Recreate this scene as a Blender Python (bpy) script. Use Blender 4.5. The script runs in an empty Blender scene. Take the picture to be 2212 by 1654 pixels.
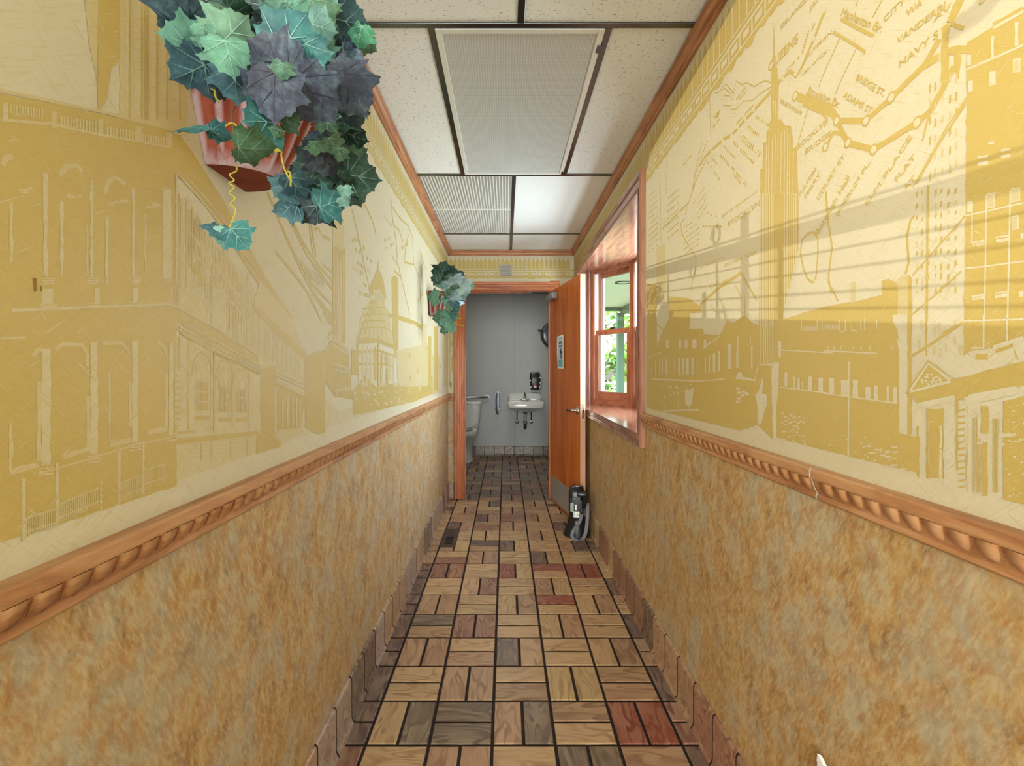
import bpy, bmesh, math, random
from mathutils import Vector, Matrix
random.seed(7)
D = bpy.data
COL = bpy.context.scene.collection
SC = bpy.context.scene

# ------------------------------------------------------------------ camera
F, CX, CY, H = 1025.0, 1092.0, 798.0, 1.275        # focal length and vanishing point in pixels, eye height
cd = D.cameras.new('camera'); cam = D.objects.new('camera', cd); COL.objects.link(cam)
cam.location = (0, 0, H); cam.rotation_euler = (math.pi/2, 0, 0)
cd.sensor_fit = 'HORIZONTAL'; cd.sensor_width = 36.0; cd.lens = F/2212*36.0
cd.shift_x = (1106-CX)/2212; cd.shift_y = -(827-CY)/2212
cd.clip_start = .02; cd.clip_end = 200
SC.camera = cam
# ------------------------------------------------------------------ world, sun, added area lamps
w = D.worlds.new('sky'); SC.world = w; w.use_nodes = True
nt = w.node_tree; bg = nt.nodes['Background']
sky = nt.nodes.new('ShaderNodeTexSky'); sky.sky_type = 'NISHITA'; sky.sun_disc = False
sky.sun_elevation = math.radians(32); sky.sun_rotation = math.radians(-148); sky.air_density = 1.0; sky.dust_density = 3.5; sky.ozone_density = 1.0
nt.links.new(sky.outputs[0], bg.inputs[0]); bg.inputs[1].default_value = 0.7
SUN = Vector((1.0, 1.6, -.14))
sd = D.lights.new('sun', 'SUN'); so = D.objects.new('sun', sd); COL.objects.link(so)
so.rotation_euler = SUN.to_track_quat('-Z', 'Y').to_euler(); so.location = (-8, -12, 6)
sd.energy = 1.55; sd.angle = math.radians(.06); sd.color = (1, .93, .82)
def area(name, loc, direction, sx, sy, power, color=(1, 1, 1), portal=False, spread=180):
    l = D.lights.new(name, 'AREA'); o = D.objects.new(name, l); COL.objects.link(o)
    l.shape = 'RECTANGLE'; l.size = sx; l.size_y = sy; l.energy = power; l.color = color
    l.spread = math.radians(spread)
    o.location = loc; o.rotation_euler = Vector(direction).to_track_quat('-Z', 'Y').to_euler()
    if portal: l.cycles.is_portal = True
    return o
# added area lamps that stand in for daylight from the lobby and the bay
area('shop_front_fill', (-.45, -6.4, 1.4), (.02, 1, .04), 2.2, 2.4, 165, (.77, .88, 1.0))
area('bay_fill', (1.16, 3.34, 1.57), (-1, 0, -.05), 1.0, 1.1, 40, (.84, .93, 1.0))
area('restroom_fill', (-.02, 5.75, 2.43), (0, 0, -1),   .5, .5, 6, (1, .97, .92))  # added fill for the dim restroom, no fixture modelled
SC.view_settings.view_transform = 'Standard'; SC.view_settings.look = 'None'
SC.view_settings.exposure = .88; SC.view_settings.gamma = 1.0; SC.view_settings.use_curve_mapping = False

# ------------------------------------------------------------------ materials
def srgb(c):
    if isinstance(c, str): c = tuple(int(c[i:i+2], 16)/255 for i in (0, 2, 4))
    return tuple(x/12.92 if x <= .04045 else ((x+.055)/1.055)**2.4 for x in c[:3]) + (1.0,)
M = {}
class NT:
    def __init__(s, name):
        s.m = D.materials.new(name); s.m.use_nodes = True; M[name] = s.m
        s.t = s.m.node_tree; s.b = s.t.nodes['Principled BSDF']
    def n(s, typ, **kw):
        x = s.t.nodes.new('ShaderNode'+typ)
        for k, v in kw.items(): setattr(x, k, v)
        return x
    def l(s, a, b): s.t.links.new(a, b)
    def coords(s, scale=(1, 1, 1), rot=(0, 0, 0), rnd=False, out='Object'):
        tc = s.n('TexCoord'); mp = s.n('Mapping')
        if any(rot): mp.vector_type = 'TEXTURE'; scale = tuple(1/q for q in scale)      # turn first, then stretch
        mp.inputs['Scale'].default_value = scale; mp.inputs['Rotation'].default_value = rot
        src = tc.outputs[out]
        if rnd:
            oi = s.n('ObjectInfo'); mul = s.n('VectorMath', operation='SCALE'); cmb = s.n('CombineXYZ')
            s.l(oi.outputs['Random'], cmb.inputs[0]); s.l(oi.outputs['Random'], cmb.inputs[1]); s.l(oi.outputs['Random'], cmb.inputs[2])
            s.l(cmb.outputs[0], mul.inputs[0]); mul.inputs['Scale'].default_value = 37.0
            ad = s.n('VectorMath', operation='ADD'); s.l(src, ad.inputs[0]); s.l(mul.outputs[0], ad.inputs[1]); src = ad.outputs[0]
        s.l(src, mp.inputs[0]); return mp.outputs[0]
    def noise(s, vec, scale, detail=4, rough=.55, dist=0):
        x = s.n('TexNoise'); s.l(vec, x.inputs['Vector']); x.inputs['Scale'].default_value = scale
        x.inputs['Detail'].default_value = detail; x.inputs['Roughness'].default_value = rough; x.inputs['Distortion'].default_value = dist
        return x.outputs['Fac']
    def ramp(s, fac, stops, interp='LINEAR'):
        r = s.n('ValToRGB'); r.color_ramp.interpolation = interp
        e = r.color_ramp.elements
        while len(e) < len(stops): e.new(.5)
        for q, (p, c) in zip(e, stops):
            q.position = p; q.color = srgb(c) if isinstance(c, str) else ((c, c, c, 1) if not isinstance(c, tuple) else c)
        s.l(fac, r.inputs[0]); return r.outputs[0]
    def mix(s, fac, a, b, blend='MIX'):
        x = s.n('Mix', data_type='RGBA', blend_type=blend)
        for sock, v in ((x.inputs[0], fac), (x.inputs[6], a), (x.inputs[7], b)):
            if isinstance(v, (int, float)): sock.default_value = v
            elif isinstance(v, str): sock.default_value = srgb(v)
            elif isinstance(v, tuple): sock.default_value = v
            else: s.l(v, sock)
        return x.outputs[2]
    def math(s, op, a, b):
        x = s.n('Math', operation=op)
        for sock, v in zip(x.inputs, (a, b)):
            if isinstance(v, (int, float)): sock.default_value = v
            else: s.l(v, sock)
        return x.outputs[0]
    def bump(s, h, strength=.2, dist=.002):
        x = s.n('Bump'); x.inputs['Strength'].default_value = strength; x.inputs['Distance'].default_value = dist
        s.l(h, x.inputs['Height']); s.l(x.outputs[0], s.b.inputs['Normal'])
    def fin(s, col=None, rough=.5, metal=0, spec=.5):
        if col is not None:
            if isinstance(col, str): s.b.inputs['Base Color'].default_value = srgb(col)
            else: s.l(col, s.b.inputs['Base Color'])
        s.b.inputs['Roughness'].default_value = rough; s.b.inputs['Metallic'].default_value = metal
        s.b.inputs['Specular IOR Level'].default_value = spec
        return s.m
def plain(name, col, rough=.5, metal=0, spec=.5, var=.06, scale=30):
    t = NT(name); v = t.coords(); n = t.noise(v, scale, 3)
    c = srgb(col); lo = tuple(max(0, x*(1-var)) for x in c[:3])+(1,); hi = tuple(min(1, x*(1+var)) for x in c[:3])+(1,)
    return t.fin(t.mix(n, lo, hi), rough, metal, spec)

def fiber(t):
    a = t.noise(t.coords((3, 26, 330), (.62, 0, 0)), 1.0, 2, .5)
    b = t.noise(t.coords((3, 26, 330), (-.75, 0, 0)), 1.0, 2, .5)
    c = t.noise(t.coords((1, 1, 1)), 2.2, 4)
    return a, b, c
t = NT('wallpaper_cream'); a, b, c = fiber(t)
f = t.math('MAXIMUM', a, b)
col = t.ramp(f, [(.48, 'CCC2A8'), (.62, 'C9BE9E'), (.76, 'C2AF82')])
col = t.mix(t.ramp(c, [(.4, 0.0), (.75, .35)]), col, 'CEC5AE'); t.bump(f, .3, .0012); t.fin(col, .62, 0, .25)
t = NT('wallpaper_ink'); a, b, c = fiber(t)
f = t.math('MAXIMUM', a, b)
col = t.ramp(f, [(.48, 'BFA660'), (.63, 'BAA056'), (.76, 'C6B68C')])
col = t.mix(t.ramp(c, [(.35, 0.0), (.8, .45)]), col, 'C2AE76'); t.bump(f, .25, .001); t.fin(col, .5, 0, .3)
t = NT('wallpaper_ink_pale'); a, b, c = fiber(t)
f = t.math('MAXIMUM', a, b)
col = t.ramp(f, [(.48, 'C7B78A'), (.66, 'C3B07E'), (.8, 'CABE9C')]); t.bump(f, .25, .001); t.fin(col, .55, 0, .3)
t = NT('wallpaper_cream_faint'); a, b, c = fiber(t)
f = t.math('MAXIMUM', a, b)
col = t.ramp(f, [(.46, 'C9BC98'), (.62, 'C5B68C'), (.74, 'BFAC70')]); t.bump(f, .25, .001); t.fin(col, .58, 0, .3)
t = NT('wallpaper_sponge')
v = t.coords((1, 1, .62)); n1 = t.noise(v, 24, 7, .72, .5); n2 = t.noise(t.coords((1, 1, .7)), 11, 6, .68); n3 = t.noise(t.coords((40, 90, 26), (.5, 0, 0)), 1.6, 3, .6)
n4 = t.noise(t.coords((1, 1, .6), (.4, 0, 0)), 38, 5, .75, .5); n5 = t.noise(t.coords(), 1.6, 3)
col = t.ramp(n1, [(.34, '866440'), (.46, 'AC8652'), (.55, 'BC9A64'), (.66, 'C0AC86')])
col = t.mix(t.ramp(n2, [(.46, 0.0), (.62, .65)]), col, 'A9AA9C')
col = t.mix(t.ramp(n4, [(.48, 0.0), (.66, .6)]), col, 'B07642')
col = t.mix(t.ramp(n3, [(.45, 0.0), (.72, .55)]), col, 'CFC2A2'); col = t.mix(t.ramp(n5, [(.4, 0.0), (.7, .25)]), col, '96733C')
t.bump(n3, .15, .001); t.fin(col, .6, 0, .3)

def wood(name, cols, scale=(18, 1.2, 18), rough=.38, spec=.5, dist=1.2, rnd=False, detail=6):
    t = NT(name); v = t.coords(scale, rnd=rnd); n = t.noise(v, 1.6, detail, .62, dist); k = t.noise(t.coords((1, 1, 1), rnd=rnd), 4, 3)
    c = t.ramp(n, [(.30, cols[0]), (.47, cols[1]), (.60, cols[2]), (.74, cols[1])])
    c = t.mix(t.ramp(k, [(.35, 0.0), (.75, .35)]), c, cols[2]); t.bump(n, .12, .0008)
    return t.fin(c, rough, 0, spec)
wood('wood_crown', ('7C4A2C', 'AA6E46', 'BC845C'), (14, 1.5, 14))
wood('wood_crown_x', ('7C4A2C', 'AA6E46', 'BC845C'), (1.5, 14, 14))
wood('wood_rail', ('8A5836', 'B07C52', 'C09268'), (14, 2.2, 14), .45)
wood('wood_rail_dark', ('6A3A20', '8A5232', 'A5683F'), (14, 2.2, 14), .5)
wood('wood_casing', ('84401C', 'B4602E', 'C87844'), (16, 16, 1.3), .32)
wood('wood_casing_x', ('84401C', 'B4602E', 'C87844'), (1.3, 16, 16), .32)
wood('wood_window', ('784C3A', '936450', 'A6785F'), (16, 16, 2), .28)
wood('wood_window_y', ('784C3A', '936450', 'A6785F'), (16, 2, 16), .14)
wood('wood_door', ('9C4A18', 'BC6224', 'CC7632'), (9, 9, .7), .34)
# floor tile: each tile takes its own tint from the object colour
t = NT('tile_wood_grain')
oi = t.n('ObjectInfo')
n = t.noise(t.coords((4.5, 17, 17), rnd=True), 1.0, 1.2, .45, .6)
sn = t.math('SINE', t.math('MULTIPLY', n, 34.0), 0.0); sn = t.math('ADD', t.math('MULTIPLY', sn, .5), .5)
n2 = t.noise(t.coords((6, 160, 160), rnd=True), 1.0, 2, .6); n3 = t.noise(t.coords((9, 20, 20), rnd=True), 1.0, 3)
dark = t.mix(1.0, oi.outputs['Color'], (.62, .54, .50, 1), 'MULTIPLY'); lite = t.mix(.22, oi.outputs['Color'], 'D9BE96')
c = t.mix(t.ramp(sn, [(.12, .0), (.5, 1.0)]), dark, lite)
c = t.mix(t.ramp(n3, [(.34, .05), (.62, .85)]), c, oi.outputs['Color'])
c = t.mix(t.ramp(n2, [(.5, 0.0), (.75, .3)]), c, dark)
t.bump(n2, .06, .0005); t.fin(c, .36, 0, .4)
plain('grout', '2E2625', .85, 0, .2, .2, 60)
# ceiling
t = NT('ceiling_tile'); v = t.coords((90, 240, 90)); n = t.noise(v, 1.0, 2, .5); v2 = t.coords((60, 60, 60)); n2 = t.noise(v2, 1.2, 2, .6)
pit = t.math('MULTIPLY', t.ramp(n, [(.60, 0.0), (.66, 1.0)]), t.ramp(n2, [(.44, 0.0), (.58, 1.0)]))
c = t.mix(pit, 'EEF0F2', '96948F'); t.bump(pit, -.5, .002); t.fin(c, .8, 0, .2)
plain('ceiling_smooth', 'EEF0F2', .7, 0, .25, .03)
plain('tee_metal', '62625F', .26, 1.0, .5, .1, 8)
plain('gap_shade_black', '1A1715', .8)  # black that paints the shade inside narrow gaps
plain('light_frame', 'E4E4E0', .35, .1)
t = NT('prismatic_acrylic'); vo = t.n('TexVoronoi'); t.l(t.coords((95, 95, 95)), vo.inputs['Vector']); vo.inputs['Scale'].default_value = 1.0; vo.inputs['Randomness'].default_value = .05
t.bump(vo.outputs['Distance'], .35, .003); c = t.ramp(vo.outputs['Distance'], [(.15, 'D4D6D6'), (.55, 'B9BBBA')]); t.fin(c, .3, 0, .4)
plain('louver_white', 'E4E3DE', .4)
plain('louver_back', '6E7272', .6)
# restroom and fittings
plain('restroom_panel', 'AEB0AD', .45, 0, .4, .03, 3)
plain('restroom_trim', 'A2A4A2', .5)
plain('porcelain', 'CFCFC9', .12, 0, .6, .02)
plain('chrome', 'B5B6B8', .16, 1.0)
plain('nickel', 'BEB6A6', .28, 1.0)
plain('dark_steel', '54565A', .3, .9)
plain('black_plastic', '15161A', .32, 0, .5, .15)
plain('black_matte', '1C1C20', .6, 0, .4, .2)
plain('blue_smoke', '33485C', .14, 0, .7, .2, 6)
plain('white_plastic', 'DDDCD8', .4)
plain('grey_plastic', '8B8D90', .4)
plain('kick_metal', 'A3A19D', .4, .25, .5, .12, 5)
plain('door_edge', 'C69A7C', .45, 0, .5, .1)
plain('red_oval', '8E3440', .4)
plain('lcd', '93A29A', .3)
plain('strap_grey', '6F7076', .75, 0, .3, .15, 200)
plain('paper', 'ECEBE6', .7)
plain('paper_blue', 'B9CBDD', .7)
plain('paper_cyan', '6FB6CE', .7)
plain('print_ink', '2B2F45', .7)
plain('vent_brown', '4A3E38', .45, .4)
plain('bronze_vent', 'B4AEA2', .4, .25)
plain('ext_white', 'EFEFEC', .6, 0, .3, .02)
plain('vinyl_white', 'EDEDEC', .4)
plain('teal_paint', '3E7268', .5)
plain('ground_out', '8E9A70', .9, 0, .2, .3, 3)
plain('bark', '5A4636', .9, 0, .2, .3, 8)
plain('plaster', 'E5DDC8', .75, 0, .2, .03)
plain('stain', '8A6A24', .7)
plain('screw_dark', '2A2A2A', .5)
plain('caulk', 'B9BFB4', .6)
plain('iron', '2A2623', .5, .5)
plain('wire_stem', '5E4A24', .6)
plain('tendril_yellow', 'A89A36', .45, 0, .4, .15)
plain('soil', '2E241C', .95)
t = NT('terracotta_washed'); n = t.noise(t.coords((40, 40, 6)), 1.2, 5, .65); at = t.n('Attribute', attribute_name='wash')
c = t.ramp(t.noise(t.coords((1, 1, 1)), 16, 4), [(.3, '742F20'), (.7, '92452F')])
fac = t.math('MULTIPLY', at.outputs['Fac'], t.ramp(n, [(.34, .15), (.5, 1.0)])); c = t.mix(fac, c, 'A68C8E'); t.fin(c, .7, 0, .3)
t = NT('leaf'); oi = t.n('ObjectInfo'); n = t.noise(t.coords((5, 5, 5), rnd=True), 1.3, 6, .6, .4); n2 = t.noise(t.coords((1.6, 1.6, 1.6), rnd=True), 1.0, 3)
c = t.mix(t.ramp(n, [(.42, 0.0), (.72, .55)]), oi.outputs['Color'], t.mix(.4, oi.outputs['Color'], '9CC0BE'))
c = t.mix(t.ramp(n2, [(.35, 0.0), (.68, .85)]), c, t.mix(1.0, oi.outputs['Color'], (.38, .40, .46, 1), 'MULTIPLY')); t.bump(n, .3, .003); t.fin(c, .6, 0, .35)  # darker blotches put some shading into the leaf colour
t = NT('leaf_vein'); oi = t.n('ObjectInfo'); t.fin(t.mix(.45, oi.outputs['Color'], '8FB4A8'), .5, 0, .4)
t = NT('leaf_vein_dark'); oi = t.n('ObjectInfo'); t.fin(t.mix(1.0, oi.outputs['Color'], (.35, .35, .42, 1), 'MULTIPLY'), .5, 0, .4)
t = NT('tree_leaf'); n = t.noise(t.coords(), 2.5, 4)
c = t.ramp(n, [(.35, '2E6B2C'), (.5, '5C9A3E'), (.65, '9CC267')]); t.fin(c, .6)
t.b.inputs['Transmission Weight'].default_value = 0.0
# clear glass: mostly straight-through with a weak mirror
t = NT('window_glass'); tr = t.n('BsdfTransparent'); gl = t.n('BsdfGlossy'); gl.inputs['Roughness'].default_value = .02; mx = t.n('MixShader'); mx.inputs[0].default_value = .07
tr.inputs[0].default_value = (.95, .98, .98, 1)
t.l(tr.outputs[0], mx.inputs[1]); t.l(gl.outputs[0], mx.inputs[2]); t.l(mx.outputs[0], t.t.nodes['Material Output'].inputs[0])

# ------------------------------------------------------------------ mesh helpers
def tag(o, label=None, cat=None, group=None, kind=None):
    if label: o['label'] = label
    if cat: o['category'] = cat
    if group: o['group'] = group
    if kind: o['kind'] = kind
    return o
def empty(name, loc=(0, 0, 0), rz=0):
    o = D.objects.new(name, None); COL.objects.link(o); o.location = loc; o.rotation_euler = (0, 0, rz); o.empty_display_size = .05
    return o
class MB:
    def __init__(s): s.v = []; s.f = []; s.m = []
    def add(s, vs, fs, mi=0):
        k = len(s.v); s.v += [tuple(x) for x in vs]
        s.f += [tuple(i+k for i in f) for f in fs]; s.m += [mi]*len(fs)
        return s
    def box(s, x0, x1, y0, y1, z0, z1, mi=0, mat=None):
        vs = [(x0, y0, z0), (x1, y0, z0), (x1, y1, z0), (x0, y1, z0), (x0, y0, z1), (x1, y0, z1), (x1, y1, z1), (x0, y1, z1)]
        if mat: vs = [mat @ Vector(p) for p in vs]
        return s.add(vs, [(0, 3, 2, 1), (4, 5, 6, 7), (0, 1, 5, 4), (1, 2, 6, 5), (2, 3, 7, 6), (3, 0, 4, 7)], mi)
    def bbox(s, x0, x1, y0, y1, z0, z1, b=.004, mi=0, mat=None):
        """box with chamfered edges"""
        bm = bmesh.new(); bmesh.ops.create_cube(bm, size=1)
        for q in bm.verts: q.co = Vector(((x0+x1)/2+q.co.x*(x1-x0), (y0+y1)/2+q.co.y*(y1-y0), (z0+z1)/2+q.co.z*(z1-z0)))
        bmesh.ops.bevel(bm, geom=bm.edges[:], offset=b, segments=2, profile=.5, affect='EDGES')
        vs = [q.co.copy() for q in bm.verts]; bm.verts.index_update()
        if mat: vs = [mat @ p for p in vs]
        s.add(vs, [tuple(q.index for q in f.verts) for f in bm.faces], mi); bm.free(); return s
    def lathe(s, prof, seg=24, mi=0, mat=None, cap=True, arc=(0, 2*math.pi), sx=1, sy=1):
        """profile [(r,z)] revolved round z"""
        full = abs(arc[1]-arc[0]-2*math.pi) < 1e-6
        n = seg if full else seg+1; vs = []; fs = []
        for r, z in prof:
            for i in range(n):
                a = arc[0]+(arc[1]-arc[0])*i/seg; vs.append(Vector((r*math.cos(a)*sx, r*math.sin(a)*sy, z)))
        for j in range(len(prof)-1):
            for i in range(seg):
                i2 = (i+1) % n; fs.append((j*n+i, j*n+i2, (j+1)*n+i2, (j+1)*n+i))
        if cap and full:
            fs.append(tuple(range(n-1, -1, -1))); fs.append(tuple((len(prof)-1)*n+i for i in range(n)))
        if mat: vs = [mat @ p for p in vs]
        return s.add(vs, fs, mi)
    def tube(s, pts, r, seg=8, mi=0, caps=True):
        pts = [Vector(p) for p in pts]; rs = r if isinstance(r, (list, tuple)) else [r]*len(pts)
        vs = []; up = None
        for i, p in enumerate(pts):
            d = (pts[min(i+1, len(pts)-1)]-pts[max(i-1, 0)]).normalized()
            if up is None: up = d.orthogonal().normalized()
            up = (up-d*up.dot(d)); up = up.normalized() if up.length > 1e-6 else d.orthogonal().normalized()
            q = d.cross(up)
            for k in range(seg):
                a = 2*math.pi*k/seg; vs.append(p+(up*math.cos(a)+q*math.sin(a))*rs[i])
        fs = [(j*seg+k, j*seg+(k+1) % seg, (j+1)*seg+(k+1) % seg, (j+1)*seg+k) for j in range(len(pts)-1) for k in range(seg)]
        if caps: fs += [tuple(range(seg-1, -1, -1)), tuple((len(pts)-1)*seg+k for k in range(seg))]
        return s.add(vs, fs, mi)
    def extrude(s, prof, p0, p1, ux, uz, mi=0):
        """closed 2-D profile [(a,b)] -> a*ux+b*uz swept from p0 to p1"""
        p0, p1, ux, uz = Vector(p0), Vector(p1), Vector(ux), Vector(uz); n = len(prof)
        vs = [p0+ux*a+uz*b for a, b in prof]+[p1+ux*a+uz*b for a, b in prof]
        fs = [(i, (i+1) % n, n+(i+1) % n, n+i) for i in range(n)]+[tuple(range(n-1, -1, -1)), tuple(range(n, 2*n))]
        return s.add(vs, fs, mi)
    def ribbon(s, pts, width, thick=.002, mi=0, across=None):
        pts = [Vector(p) for p in pts]; vs = []
        for i, p in enumerate(pts):
            d = (pts[min(i+1, len(pts)-1)]-pts[max(i-1, 0)]).normalized()
            c = Vector(across[i] if isinstance(across, list) else across); c = (c-d*c.dot(d)).normalized(); nn = d.cross(c)
            vs += [p-c*width/2-nn*thick/2, p+c*width/2-nn*thick/2, p+c*width/2+nn*thick/2, p-c*width/2+nn*thick/2]
        fs = []
        for j in range(len(pts)-1):
            for k in range(4): fs.append((j*4+k, j*4+(k+1) % 4, (j+1)*4+(k+1) % 4, (j+1)*4+k))
        e = (len(pts)-1)*4; fs += [(3, 2, 1, 0), (e, e+1, e+2, e+3)]
        return s.add(vs, fs, mi)
    def build(s, name, mats, parent=None, smooth=False, kind=None, label=None, loc=None, angle=35):
        me = D.meshes.new(name); me.from_pydata(s.v, [], s.f); me.update()
        mats = mats if isinstance(mats, (list, tuple)) else [mats]
        for q in mats: me.materials.append(M[q])
        if len(mats) > 1: me.polygons.foreach_set('material_index', s.m)
        bm = bmesh.new(); bm.from_mesh(me); bmesh.ops.recalc_face_normals(bm, faces=bm.faces[:]); bm.to_mesh(me); bm.free()
        if smooth: me.shade_smooth(); me.set_sharp_from_angle(angle=math.radians(angle))
        o = D.objects.new(name, me); COL.objects.link(o)
        if parent: o.parent = parent
        if loc: o.location = loc
        if kind: o['kind'] = kind
        if label: o['label'] = label
        return o
def rot(ax, deg): return Matrix.Rotation(math.radians(deg), 4, ax)
def tr(x, y, z): return Matrix.Translation((x, y, z))
# ------------------------------------------------------------------ the shell
XL, XR, YE, ZC = -.567, .678, 4.70, 2.45            # corridor walls, end wall, ceiling
YB, RX0, RX1 = 7.06, -1.05, .94                     # restroom
ZRL, ZRR = .97, .997                                # undersides of the two chair rails
RAILH = .0675
YF = .30                                            # corridor begins here; the lobby lies behind the camera
def wall_grid(name, axis, at, thick, ub, zb, holes, matf, parent=None):
    """slab in the plane axis=at; cells between breaks ub (other axis) and zb; holes = set of (i,j); one welded mesh"""
    vs = []; idx = {}; fs = []; ms = []
    def P(k, i, j):
        key = (k, i, j)
        if key not in idx:
            d = at+(thick if k else 0); idx[key] = len(vs)
            vs.append((d, ub[i], zb[j]) if axis == 'x' else (ub[i], d, zb[j]))
        return idx[key]
    nu, nz = len(ub)-1, len(zb)-1
    solid = lambda i, j: 0 <= i < nu and 0 <= j < nz and (i, j) not in holes
    for i in range(nu):
        for j in range(nz):
            if not solid(i, j): continue
            m = matf(i, j)
            for k in (0, 1): fs.append((P(k, i, j), P(k, i+1, j), P(k, i+1, j+1), P(k, i, j+1))); ms.append(m)
            for di, dj, a, b in ((-1, 0, (i, j), (i, j+1)), (1, 0, (i+1, j), (i+1, j+1)), (0, -1, (i, j), (i+1, j)), (0, 1, (i, j+1), (i+1, j+1))):
                if not solid(i+di, j+dj): fs.append((P(0, *a), P(0, *b), P(1, *b), P(1, *a))); ms.append(m)
    mb = MB(); mb.v = vs; mb.f = fs; mb.m = ms
    return mb.build(name, ['wallpaper_cream', 'wallpaper_sponge', 'restroom_panel', 'plaster'], parent)
wl = wall_grid('wall_left', 'x', XL, -.12, [YF, YE+.12], [0, 1.0, 2.6], set(), lambda i, j: 1-j)
tag(wl, 'left corridor wall with yellow city mural above and mottled tan wallpaper below', 'wall', kind='structure')
BY0, BY1, BZ0, BZ1 = 2.364, 4.40, .955, 2.17        # bay opening in the right wall
wr = wall_grid('wall_right', 'x', XR, .12, [YF, BY0, BY1, YE+.12], [0, BZ0, 1.03, BZ1, 2.6], {(1, 1), (1, 2)}, lambda i, j: 0 if j >= 2 else 1)
tag(wr, 'right corridor wall with yellow subway map mural and a bay window opening', 'wall', kind='structure')
DX0, DX1, DZ1 = -.42, .443, 2.056                   # doorway
we = wall_grid('wall_end', 'y', YE, .12, [XL, DX0, DX1, XR], [0, 1.0, DZ1, 2.6], {(1, 0), (1, 1)}, lambda i, j: 1 if j == 0 else 0)
tag(we, 'end wall above the restroom doorway with picket frieze wallpaper', 'wall', kind='structure')
# restroom
wb = wall_grid('wall_back', 'y', YB, .1, [RX0, RX1], [0, 2.6], set(), lambda i, j: 2)
tag(wb, 'pale grey panelled back wall of the restroom behind the sink', 'wall', kind='structure')
MB().box(.128, .142, YB-.006, YB, .14, 2.45).build('panel_joint_strip', 'restroom_trim', wb)
scr = MB().lathe([(.004, 0), (.004, .002), (.002, .004)], 8, mat=rot('X', 90)).build('screw', 'screw_dark', wb, loc=(.135, YB-.006, 1.36))
for x, z in ((.09, 1.36), (.235, 1.36), (.33, 1.36), (.08, 1.855), (-.002, 1.755), (.325, 1.86)):
    s = scr.copy(); COL.objects.link(s); s.parent = wb; s.location = (x, YB, z)
o = wall_grid('wall_restroom_left', 'x', RX0, -.06, [YE+.12, YB], [0, 2.6], set(), lambda i, j: 2); tag(o, 'grey left side wall of the restroom beside the toilet', 'wall', kind='structure')
mb = MB().box(RX1, RX1+.04, YE+.12, YB, 0, 2.6, 0).box(RX1+.04, RX1+.06, YE+.12, YB+.1, -.1, 2.75, 1)
o = mb.build('wall_restroom_right', ['restroom_panel', 'ext_white']); tag(o, 'grey right side wall of the restroom hidden behind the door', 'wall', kind='structure')
o = MB().box(RX0, RX1, YE+.12, YB, 2.45, 2.5).build('ceiling_restroom', 'ceiling_smooth'); tag(o, 'plain white ceiling over the grey restroom', 'ceiling', kind='structure')
o = MB().box(RX0-.06, XL-.12, YE+.06, YE+.12, 0, 2.6).build('wall_restroom_front_left', 'restroom_panel'); tag(o, 'grey restroom wall beside the doorway on the toilet side', 'wall', kind='structure')
o = MB().box(XR+.12, RX1+.06, YE+.06, YE+.12, 0, 2.6).build('wall_restroom_front_right', 'ext_white'); tag(o, 'short white wall between the bay window and the restroom', 'wall', kind='structure')

# ------------------------------------------------------------------ floor tiles
MOD, G = .2156, .011
COLS = [-.4765+MOD*i for i in range(6)]
ROW0 = 1.613-MOD
PAL = {'t': 'B89870', 'm': 'A38062', 'r': '8E4C3C', 'x': '8E6450', 'b': '6A5248', 'g': '746354', 'y': 'BA9C6E', 'w': 'A08A7A'}
ROWS = {0: ('x', 't?', 'mm', 't?', 'gg', 'm?', 'b'), 1: ('bb', 'tg', 'gg', 'mg', 'mt', 'rr', 'xx'), 2: ('b', 'tt', 'mm', 'tm', 'yy', 'mm', 'b'),
        3: ('bb', 'mm', 'tm', 'gt', 'tt', 'tm', 'mm'), 4: ('b', 'gm', 'xx', 'tt', 'tm', 'tt', 'b'), 5: ('bb', 'mm', 'tt', 'tm', 'rt', 'tm', 'mt'),
        6: ('b', 'tt', 'tx', 'tt', 'mt', 'tt', 'b'), 7: ('bb', 'xx', 'tt', 'rt', 'rt', 'rr', 'tt'), 8: ('m', 'tx', 'mm', 'tt', 'bt', 'tt', 't'),
        9: ('mm', 'mt', 'bm', 'bt', 'tt', 'mb', 'gg'), 10: ('m', 'tt', 'yt', 'tt', 'mt', 'tt', 'm')}
def tile_mesh(lx, ly, name='tile'):
    hx, hy, c, z = lx/2, ly/2, .0025, -.0018
    vs = [(-hx, -hy, -.009), (hx, -hy, -.009), (hx, hy, -.009), (-hx, hy, -.009), (-hx, -hy, z), (hx, -hy, z), (hx, hy, z), (-hx, hy, z),
          (-hx+c, -hy+c, 0), (hx-c, -hy+c, 0), (hx-c, hy-c, 0), (-hx+c, hy-c, 0)]
    fs = [(0, 1, 5, 4), (1, 2, 6, 5), (2, 3, 7, 6), (3, 0, 4, 7), (4, 5, 9, 8), (5, 6, 10, 9), (6, 7, 11, 10), (7, 4, 8, 11), (8, 9, 10, 11)]
    me = D.meshes.new(name); me.from_pydata(vs, [], fs); me.materials.append(M['tile_wood_grain']); me.update(); return me
TM = {}
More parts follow.
